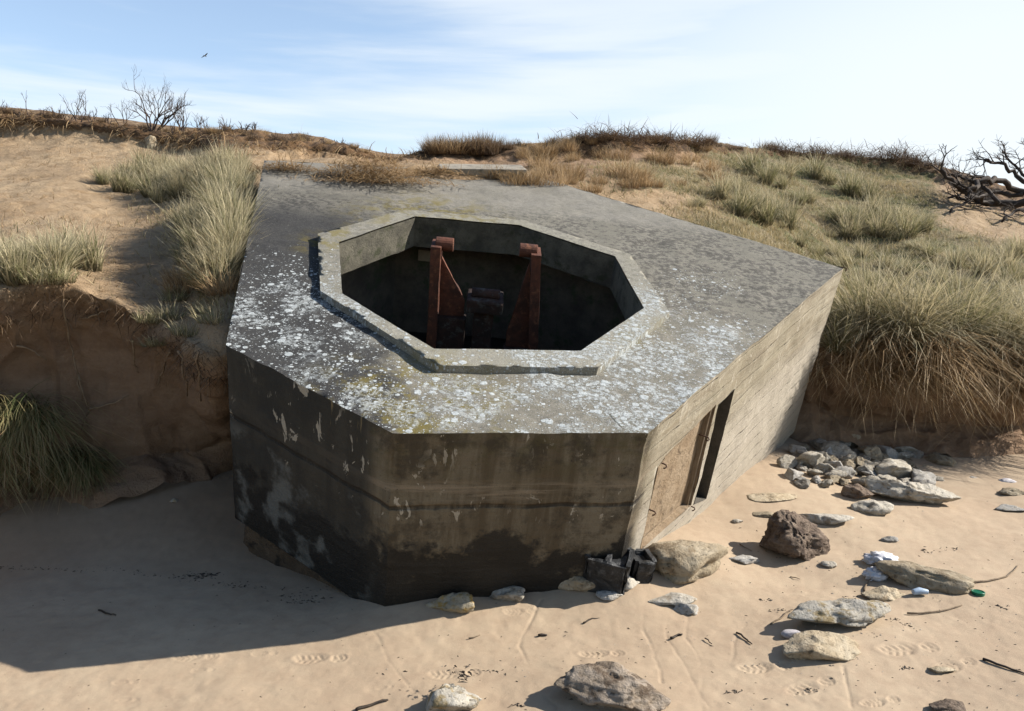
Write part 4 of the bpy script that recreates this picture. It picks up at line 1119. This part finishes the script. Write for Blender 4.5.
# heap of dead bracken on the roof's back edge, and its spill
def heap(px, py, d, sx, sy, sz, n, label, seed, mat='straw'):
    p = Vector(at(px, py, d)); r = np.random.default_rng(seed)
    q = r.normal(0, .45, (n, 2)); zz = np.clip(1 - (q ** 2).sum(1), 0, 1)
    base = np.stack([q[:, 0] * sx, q[:, 1] * sy, zz * sz * r.random(n)], 1)
    d0 = np.stack([r.normal(0, 1, n), r.normal(0, 1, n), r.uniform(-.1, .5, n)], 1)
    o = blade_obj('bracken_heap', strand(base, d0, r.uniform(.08, .26, n), r.uniform(.3, .9, n), r.uniform(.006, .013, n), r.random(n), 3, .1, r), mat)
    o.location = p; tag(o, label, 'dead bracken'); return o
heap(368, 186, 8.9, .78, .46, .30, 4200, 'heap of dead tan bracken lying on the back of the bunker roof', 700)
heap(300, 186, 9.0, .42, .22, .08, 500, 'thin dark spill of twigs on the bunker roof by the grass', 701, 'brush')
heap(286, 172, 8.85, .42, .25, .10, 700, 'low straw spill where the dune sand covers the roof corner', 703)
heap(500, 178, 9.55, .45, .2, .08, 600, 'thin straw spill on the roof edge right of the pale slab', 704)
heap(430, 176, 9.3, .45, .2, .10, 700, 'flat mat of dead stems between bracken heap and pale slab', 702)

# ------------------------------------------------------------------ roots on the left cliff
def droop_line(px, py, pts, rad, label, seed):
    p = on_dune(px, py)[0]
    mb = MB(); r = random.Random(seed)
    P = []
    for (x, y) in pts:
        q = on_dune(x, y)[0]
        P.append(Vector(q) + Vector((0, -.04 - r.uniform(0, .03), 0)))
    Q = []
    for a, b in zip(P[:-1], P[1:]):
        for k in range(3):
            Q.append(a.lerp(b, k / 3) + Vector((r.uniform(-.012, .012), r.uniform(-.012, .012), r.uniform(-.01, .01))))
    Q.append(P[-1])
    mb.tube(Q, [rad * (1 - .6 * i / len(Q)) for i in range(len(Q))], 5)
    o = mb.build('root', M['root'], None, smooth=True); tag(o, label, 'root', 'roots hanging on the left cliff')
for i, (pts, lab) in enumerate((([(68, 300), (72, 340), (80, 375), (85, 400)], 'long thin root hanging down the middle of the left cliff'),
                           ([(85, 318), (102, 314), (112, 309)], 'pale root bending sideways out of the left cliff'),
                           ([(137, 340), (138, 365), (141, 372)], 'short hanging root on the cliff nearer the bunker'),
                           ([(172, 350), (165, 372), (160, 385)], 'forked root under the ledge beside the bunker'),
                           ([(182, 350), (187, 375), (190, 395)], 'straight root hanging beside the forked one'),
                           ([(200, 352), (203, 380), (204, 400)], 'dark root hanging closest to the bunker'),
                           ([(95, 408), (118, 402), (132, 394)], 'thin pale root slanting across the lower left cliff'),
                           ([(82, 372), (92, 410), (84, 432)], 'curling root above the shaded tussock'),
                           ([(20, 345), (40, 350), (50, 360)], 'matted root below the left ledge tufts'))):
    droop_line(*pts[0], pts, .010, lab, i)

# ------------------------------------------------------------------ bare shrubs and dead tree on the skyline
def grow(mb_list, p, d, L, rad, lvl, r, spread=.5, up=.15, kids=(2, 3), decay=.72, wig=.16):
    n = 4; pts = [p]; q = p.copy(); dd = d.copy()
    for k in range(n):
        dd = (dd + Vector((r.gauss(0, wig), r.gauss(0, wig), r.gauss(0, wig) + up * .3))).normalized()
        q = q + dd * L / n; pts.append(q.copy())
    mb_list[0 if lvl >= 2 else 1].tube(pts, [rad * (1 - .45 * i / n) for i in range(n + 1)], 5 if lvl > 1 else 3, cap=False)
    if lvl == 0: return
    for k in range(r.randint(*kids)):
        i = r.randint(2, n); s = Vector((r.gauss(0, 1), r.gauss(0, 1), r.gauss(0, .7) + up)).normalized()
        grow(mb_list, pts[i], (dd * (1 - spread) + s * spread).normalized(), L * decay * r.uniform(.7, 1.1), rad * .58, lvl - 1, r, spread, up, kids, decay, wig)

def shrub(px, hpx, label, seed, stems=4, lvl=3, lean=0., d=None, group=None, wide=.5, matn='twig', ypx=None):
    if ypx is None:
        j = int(np.argmin(np.abs(tc - px))); i = int(np.argmin(np.abs(tr - 7.0))); p = Vector(H2[i, j])
    else: p = Vector(on_dune(px, ypx)[0])
    hh = hpx * 1.22 / FPX * depth(p); r = random.Random(seed)
    t = empty('bare_shrub', p); tag(t, label, 'shrub', group)
    ml_ = [MB(), MB()]
    for s in range(stems):
        dr = Vector((r.uniform(-wide, wide) + lean, r.uniform(-wide, wide) * .7, 1)).normalized()
        grow(ml_, Vector((r.uniform(-.06, .06), r.uniform(-.05, .05), -.06)), dr, hh * .42, max(.009, hh * .015), lvl, r, .42, .2)
    ml_[0].build('stem', M[matn], t, smooth=True)
    ml_[1].build('twigs', M[matn], t, smooth=True)
    return t
shrub(152, 52, 'largest bare shrub on the left skyline', 3, 7, 4, .0, wide=.85)
shrub(182, 36, 'bare shrub leaning right beside the largest one on the left skyline', 4, 4, 3, .25)
shrub(122, 30, 'bare shrub leaning left beside the largest one on the left skyline', 5, 3, 3, -.35)
shrub(78, 36, 'upright bare shrub second along the left skyline', 6, 4, 3)
shrub(29, 26, 'single bare twig sprout on the left skyline', 7, 1, 2)
SK = [(5, 14), (18, 12), (45, 13), (55, 17), (66, 18), (94, 18), (104, 15), (172, 22), (200, 20), (212, 20), (222, 16), (232, 22), (245, 14), (258, 14), (275, 10), (296, 12), (310, 13), (322, 10), (338, 12)]
for i, (x, h) in enumerate(SK):
    shrub(x, h, 'small bare bush among the twigs along the left skyline', 30 + i, 4, 2, random.uniform(-.2, .2), group='small bushes on the left skyline')
SK = [(805, 11), (817, 15), (885, 16), (895, 20), (905, 18), (915, 14), (800, 10), (930, 12), (942, 10), (555, 10), (600, 12), (615, 10), (650, 11), (665, 12), (580, 10), (635, 10), (520, 10), (845, 10), (860, 9)]
for i, (x, h) in enumerate(SK):
    shrub(x, h * 1.15, 'low dark bare bush along the right and middle skyline', 60 + i, 7, 2, 0, group='low bushes on the skyline', wide=.9, matn='wood')
shrub(960, 26, 'bare shrub standing behind the fallen dead tree', 90, 3, 3)
# brambles on the crest
for i, (x, w) in enumerate(((815, 20), (850, 22), (893, 26), (915, 18), (780, 18), (630, 26), (600, 26), (662, 20), (690, 16))):
    j = int(np.argmin(np.abs(tc - x))); k = int(np.argmin(np.abs(tr - 6.85))); p = Vector(H2[k, j]); s = w / FPX * depth(p)
    r = np.random.default_rng(900 + i); n = 700
    q = r.normal(0, .45, (n, 3)); base = np.stack([q[:, 0] * s * 1.6, q[:, 1] * s, np.abs(q[:, 2]) * s * .45], 1)
    o = blade_obj('bramble', strand(base, np.stack([r.normal(0, 1, n), r.normal(0, 1, n), r.uniform(-.1, .9, n)], 1), r.uniform(.1, .35, n), r.uniform(.2, .7, n), r.uniform(.008, .016, n), r.random(n) * .3, 3, 0, r), 'brush')
    o.location = p; tag(o, 'low brown bramble mound along the dune crest', 'bramble', 'bramble mounds on the crest')

# fallen dead tree at the right
tree = empty('dead_tree', at(1010, 205, 15.6)); tag(tree, 'fallen black dead tree with gnarled bare limbs on the right hillside', 'tree')
tw = np.array(tree.location)
def limb(pts, r0, r1, name, seed, twigs=6, tl=.5):
    tl *= .72; pts = [(x, y + max(0, 185 - y) * .28, d) for x, y, d in pts]
    P = [Vector(np.array(at(x, y, d)) - tw) for x, y, d in pts]; r = random.Random(seed)
    Q = []
    for a, b in zip(P[:-1], P[1:]):
        for k in range(4): Q.append(a.lerp(b, k / 4) + Vector((r.gauss(0, .025), r.gauss(0, .025), r.gauss(0, .025))))
    Q.append(P[-1]); n = len(Q)
    r0 *= .58; m = MB(); m.tube(Q, [r0 + (r1 - r0) * i / (n - 1) for i in range(n)], 8)
    o = m.build(name, M['wood'], tree, smooth=True)
    ml_ = [MB(), MB()]
    for k in range(twigs):
        i = r.randint(n // 3, n - 1); dd = (Q[i] - Q[i - 1]).normalized()
        grow(ml_, Q[i], (dd * .4 + Vector((r.gauss(0, .7), r.gauss(0, .6), r.gauss(.25, .6)))).normalized(), tl * r.uniform(.5, 1), max(.012, r1 * .7), 2, r, .45, .1)
    mm = MB(); mm.add(ml_[0].v, ml_[0].f); mm.add(ml_[1].v, ml_[1].f)
    if twigs: mm.build('twigs', M['wood'], o, smooth=True)
limb([(1075, 205, 15), (1040, 203, 15.2), (1010, 204, 15.5), (985, 203, 15.6), (965, 192, 15.6), (955, 182, 15.5), (941, 163, 15.4)], .16, .03, 'trunk', 1, 8, .55)
limb([(1050, 198, 15.6), (1020, 190, 15.9), (998, 176, 15.8), (985, 175, 15.6), (976, 186, 15.4), (968, 194, 15.3)], .11, .04, 'limb', 2, 6, .5)
limb([(1045, 200, 15.9), (1026, 182, 16.2), (1014, 166, 16.3), (998, 155, 16.3), (984, 150, 16.2)], .10, .02, 'limb', 3, 9, .55)
limb([(1030, 186, 16.2), (1020, 165, 16.4), (1008, 148, 16.5), (1003, 138, 16.6)], .06, .015, 'limb', 4, 9, .5)
limb([(1050, 180, 16.2), (1036, 160, 16.5), (1026, 144, 16.5), (1024, 134, 16.5)], .06, .015, 'limb', 5, 9, .5)
limb([(990, 204, 15.5), (978, 196, 15.2), (962, 205, 15), (950, 212, 14.8)], .06, .02, 'limb', 6, 5, .4)
limb([(1000, 203, 15.4), (975, 180, 15.8), (962, 174, 16), (950, 170, 16)], .07, .02, 'limb', 7, 6, .4)
limb([(1030, 205, 15.2), (1015, 212, 15), (1002, 222, 14.8)], .06, .02, 'limb', 8, 4, .35)
limb([(1024, 196, 15.8), (996, 192, 16), (970, 200, 15.8), (948, 198, 15.6)], .08, .02, 'limb', 9, 6, .4)

# ------------------------------------------------------------------ beach litter
def sheet(name, px, yb, w, h, label, mat, seed, cat):
    p = on_beach(px, yb); d = depth(p); W = w / FPX * d; Hh = h / FPX * d
    bm = bmesh.new(); bmesh.ops.create_icosphere(bm, subdivisions=4, radius=1)
    V = np.array([v.co for v in bm.verts]); F = [[v.index for v in f.verts] for f in bm.faces]; bm.free()
    V = V * (1 + .75 * fbm(V, 2.6, 5, seed, gain=.6, ridged=True))[:, None]
    V = V / (V.max(0) - V.min(0)) * np.array([W, W * .7, Hh])
    o = link(name, mesh_np(name, V, F, True), None, M[mat]); o.location = p + Vector((0, W * .2, Hh * .3)); tag(o, label, cat)
sheet('plastic_bag', 884, 566, 38, 15, 'crumpled white plastic bag above the jagged slab', 'bag', 3, 'plastic bag')
sheet('plastic_bag', 878, 581, 28, 16, 'torn white plastic film left of the jagged slab', 'bag', 9, 'plastic film')
mb = MB(); p = on_beach(920, 596); mb.tube([p + Vector((-.045, 0, .025)), p + Vector((0, .01, .03)), p + Vector((.05, .0, .026))], [.018, .023, .015], 14)
tag(mb.build('plastic_bottle', M['bluep'], None, smooth=True, bevel=.003), 'small pale blue plastic bottle scrap right of the flat tan stone', 'plastic')
p = on_beach(978, 594)
lid = empty('lid', p); tag(lid, 'round dark green plastic lid lying on the sand', 'lid')
mb = MB(); mb.tube([(0, 0, -.004), (0, 0, .014)], .038, 28); mb.build('disc', M['greenp'], lid, bevel=.003)
mb = MB()
ringp = [(.0365 * math.cos(a), .0365 * math.sin(a), .014) for a in np.linspace(0, 2 * math.pi, 29)]
mb.tube(ringp, .004, 6); mb.build('rim', M['greenp'], lid, smooth=True)

def twig(pts, rad, label, mat='drift', lift=.006):
    P = [on_beach(*q) + Vector((0, 0, lift)) for q in pts]; mb = MB(); Q = []
    r = random.Random(int(pts[0][0] * 7))
    for a, b in zip(P[:-1], P[1:]):
        for k in range(3): Q.append(a.lerp(b, k / 3) + Vector((r.gauss(0, .004), r.gauss(0, .004), abs(r.gauss(0, .004)))))
    Q.append(P[-1]); mb.tube(Q, [rad * (1 - .5 * i / len(Q)) for i in range(len(Q))], 6)
    tag(mb.build('twig', M[mat], None, smooth=True), label, 'twig')
twig([(355, 711), (372, 706), (388, 701)], .009, 'dark stick at the bottom edge left of the pale rock', 'weed')
twig([(905, 583), (975, 584), (1008, 578), (1018, 566)], .007, 'long pale bent twig trailing right from the jagged slab')
twig([(908, 615), (940, 613), (962, 606)], .006, 'thin twig lying right of the long white crusted stone')
twig([(983, 660), (1005, 668), (1026, 675)], .008, 'dark twig at the lower right edge', 'weed')
twig([(770, 626), (785, 615), (792, 611)], .005, 'thin pale straw left of the long white crusted stone')
twig([(864, 592), (867, 583), (872, 578)], .006, 'short pale root end beside the white plastic film')
twig([(738, 634), (747, 641), (752, 645)], .006, 'short dark twig below the large tan slab', 'weed')
twig([(740, 545), (752, 552)], .004, 'tiny straw near the flat grey blue stone')
twig([(670, 640), (678, 636), (682, 635)], .008, 'short black twig in the rivulet below the dark blue stone', 'weed')
twig([(539, 637), (547, 636)], .008, 'tiny black stick on the bare sand before the bunker', 'weed')
twig([(585, 625), (592, 620), (602, 619)], .006, 'brown bent twig below the rounded tan stone', 'weed')
twig([(470, 640), (480, 636)], .004, 'thin brown straw below the orange lichen stone')
twig([(98, 611), (108, 615), (116, 616)], .006, 'small twig in the shadow left of the bunker', 'weed')
twig([(705, 640), (712, 645)], .004, 'tiny twig between rivulet and boulder shadow', 'weed')
twig([(790, 578), (800, 580)], .004, 'tiny straw under the boulder')

# strand line and specks of weed: uncountable
r_ = random.Random(5); mb = MB()
def speck(p, s, el):
    a = r_.uniform(0, 6.28); e = Vector((math.cos(a), math.sin(a) * .8, r_.uniform(-.1, .1))); f = Vector((-e.y, e.x, 0))
    q = [p + e * s * el, p + f * s * .5 + Vector((0, 0, s * .3)), p - e * s * el * .8, p - f * s * .45, p + Vector((0, 0, s * .75))]
    mb.add(q, [(0, 1, 4), (1, 2, 4), (2, 3, 4), (3, 0, 4), (0, 3, 2, 1)])
for k in range(260):
    t = r_.random(); x = np.interp(t, [0, .22, .35, .6, 1], [0, 80, 125, 220, 330]); y = np.interp(t, [0, .22, .35, .6, 1], [568, 569, 571, 585, 590]) + r_.gauss(0, 1.6)
    if abs(x - 70) < 18 or r_.random() < .55: speck(on_beach(x, y), r_.uniform(.003, .008), r_.uniform(1, 3))
for k in range(50): speck(on_beach(300 + r_.gauss(0, 14), 600 + r_.gauss(0, 2.5)), r_.uniform(.004, .010), r_.uniform(1, 3))
for k in range(80): speck(on_beach(200 + r_.gauss(0, 10), 576 + r_.gauss(0, 2)), r_.uniform(.004, .01), r_.uniform(1, 3))
for k in range(330): speck(on_beach(r_.uniform(380, 1024), r_.uniform(520, 711)), r_.uniform(.0025, .0075), r_.uniform(1, 3))
for k in range(60): speck(on_beach(r_.uniform(0, 380), r_.uniform(590, 711)), r_.uniform(.002, .006), r_.uniform(1, 3))
for (x, y) in ((905, 668), (780, 610), (765, 600), (850, 598), (895, 620), (905, 625), (815, 690), (735, 692), (495, 671), (518, 706), (950, 549), (930, 552), (1000, 607), (880, 606)):
    for k in range(12): speck(on_beach(x + r_.gauss(0, 5), y + r_.gauss(0, 1.2)), r_.uniform(.003, .009), r_.uniform(1, 3.5))
for k in range(40): speck(on_beach(462 + r_.gauss(0, 7), 704 + r_.gauss(0, 5)) + Vector((0, .08, .12)), r_.uniform(.006, .012), r_.uniform(1, 3))
mc = MB(); mb_, mb = mb, mc
for k in range(260):
    x = r_.uniform(90, 240); y = np.interp(x, [90, 120, 180, 240], [518, 506, 488, 474]) + abs(r_.gauss(0, 7))
    speck(on_beach(x, y), r_.uniform(.006, .028), r_.uniform(.7, 1.3))
mb = mb_
tag(mc.build('sand_crumbs', M['dune']), 'crumbs of sand fallen at the foot of the left cliff', 'sand crumbs', None, 'stuff')
mg = MB(); mb_, mb = mb, mg
for k in range(420): speck(on_beach(r_.uniform(380, 1024), r_.triangular(470, 711, 600)), r_.uniform(.002, .006), r_.uniform(.8, 1.6))
for (px, py, wd) in DRIFT:
    for k in range(16): speck(on_beach(px + r_.gauss(0, wd * .45), py + r_.uniform(-2, 10)), r_.uniform(.003, .010), r_.uniform(.8, 1.5))
mb = mb_
tag(mg.build('shell_grit', M['lime']), 'pale shell and stone grit scattered on the beach', 'grit', None, 'stuff')
tag(mb.build('strandline_weed', M['weed']), 'dark scraps of dry seaweed scattered on the beach', 'seaweed', None, 'stuff')

# ------------------------------------------------------------------ gull far off
p = at(205, 56, 40); s = 10 / FPX * 40 / 2
V = []; 
bm = bmesh.new()
def sec(x, c, ry, rz, n=8): return [bm.verts.new((x, c[0] + ry * math.cos(2 * math.pi * k / n), c[1] + rz * math.sin(2 * math.pi * k / n))) for k in range(n)]
secs = [sec(x, (0, z), r1, r2) for x, z, r1, r2 in ((-.26, .02, .01, .008), (-.18, .01, .035, .03), (-.05, 0, .055, .05), (.08, 0, .055, .05), (.16, .015, .035, .036), (.20, .02, .032, .032), (.245, .012, .01, .01), (.28, .008, .003, .003))]
for a, b in zip(secs[:-1], secs[1:]):
    for k in range(8): bm.faces.new((a[k], a[(k + 1) % 8], b[(k + 1) % 8], b[k]))
for sg in (-1, 1):
    rows = [(sg * y, z, x0, x1) for y, z, x0, x1 in ((.02, .03, .10, -.08), (.18, .12, .13, -.05), (.34, .15, .11, -.03), (.52, .09, .02, -.07), (.62, .05, -.06, -.10))]
    up = [[bm.verts.new((x0, y, z)), bm.verts.new(((x0 + x1) / 2, y, z + .012)), bm.verts.new((x1, y, z)), bm.verts.new(((x0 + x1) / 2, y, z - .006))] for y, z, x0, x1 in rows]
    for a, b in zip(up[:-1], up[1:]):
        for k in range(4): bm.faces.new((a[k], a[(k + 1) % 4], b[(k + 1) % 4], b[k]))
    bm.faces.new(up[-1])
bmesh.ops.recalc_face_normals(bm, faces=bm.faces)
me = bpy.data.meshes.new('gull'); bm.to_mesh(me); bm.free()
g = link('gull', me, None, M['bird']); g.location = p; g.scale = (.40,) * 3; g.rotation_euler = (R(-18), R(8), R(55)); tag(g, 'small dark gull gliding high in the sky at upper left', 'bird')

# ------------------------------------------------------------------ light, sky, camera
SUN_AZ, SUN_EL = R(4), R(33)
sd = Vector((math.cos(SUN_EL) * math.cos(SUN_AZ), math.cos(SUN_EL) * math.sin(SUN_AZ), math.sin(SUN_EL)))
sun = bpy.data.lights.new('sun', 'SUN'); sun.energy = 5.0; sun.angle = R(.5); sun.color = (1, .945, .86)
so = bpy.data.objects.new('sun', sun); COL.objects.link(so); so.rotation_euler = (-sd).to_track_quat('-Z', 'Y').to_euler(); so.location = (20, 5, 20)

w = bpy.data.worlds.new('World'); scene.world = w; w.use_nodes = True
t = w.node_tree; nd = t.nodes; bg = nd['Background']
sky = nd.new('ShaderNodeTexSky'); sky.sky_type = 'NISHITA'; sky.sun_disc = False
sky.sun_elevation = SUN_EL; sky.sun_rotation = math.pi / 2 - SUN_AZ; sky.air_density = 1.0; sky.dust_density = .5; sky.ozone_density = 1.6
def wn(ty, **kw):
    n = nd.new(ty)
    for k, v in kw.items(): setattr(n, k, v)
    return n
def wl(a, b): t.links.new(a, b)
def wramp(x, a, b, lo, hi):
    n = wn('ShaderNodeMapRange', interpolation_type='SMOOTHSTEP'); wl(x, n.inputs['Value'])
    for k, v in (('From Min', a), ('From Max', b), ('To Min', lo), ('To Max', hi)): n.inputs[k].default_value = v
    return n.outputs[0]
def wmath(op, a, b):
    n = wn('ShaderNodeMath', operation=op, use_clamp=True)
    for i, x in enumerate((a, b)):
        if isinstance(x, bpy.types.NodeSocket): wl(x, n.inputs[i])
        else: n.inputs[i].default_value = x
    return n.outputs[0]
gen = wn('ShaderNodeTexCoord').outputs['Generated']
sx = wn('ShaderNodeSeparateXYZ'); wl(gen, sx.inputs[0])
mp = wn('ShaderNodeMapping'); mp.inputs['Scale'].default_value = (.9, .9, 9.0); mp.inputs['Rotation'].default_value = (R(3), R(-9), R(12))
wl(gen, mp.inputs['Vector'])
no = wn('ShaderNodeTexNoise'); no.inputs['Scale'].default_value = 1.9; no.inputs['Detail'].default_value = 8; no.inputs['Roughness'].default_value = .52; no.inputs['Distortion'].default_value = .25
wl(mp.outputs[0], no.inputs['Vector'])
cl_ = wramp(no.outputs['Fac'], .36, .66, .15, .85)
# the bank of thin cloud stands inland, low over the dune and thickest towards the sun
bank = wmath('MULTIPLY', wramp(sx.outputs[2], .62, .22, 0, 1), wramp(sx.outputs[1], .0, .5, 0, 1))
east = wn('ShaderNodeVectorMath', operation='DISTANCE'); wl(gen, east.inputs[0]); east.inputs[1].default_value = (.50, .86, .13)
glow = wramp(east.outputs['Value'], .08, .85, .92, .0)
low = wramp(sx.outputs[2], .05, .30, .62, 0)
cov = wmath('MAXIMUM', wmath('MAXIMUM', cl_, glow), low)
mx = wn('ShaderNodeMix', data_type='RGBA')
wl(wmath('MULTIPLY', cov, bank), mx.inputs[0]); wl(sky.outputs[0], mx.inputs[6]); mx.inputs[7].default_value = (4.5, 4.8, 5.0, 1)
wl(mx.outputs[2], bg.inputs[0]); bg.inputs[1].default_value = .085

cam = bpy.data.cameras.new('camera'); co = bpy.data.objects.new('camera', cam); COL.objects.link(co)
cam.sensor_width = 36; cam.lens = FPX / 1024 * 36; cam.clip_end = 2000; cam.clip_start = .05
co.location = CAM; co.rotation_euler = (math.pi / 2 - PITCH, 0, 0)
scene.camera = co
vs = scene.view_settings; vs.view_transform = 'Standard'; vs.look = 'None'; vs.gamma = 1; vs.exposure = 1.32; vs.use_curve_mapping = False
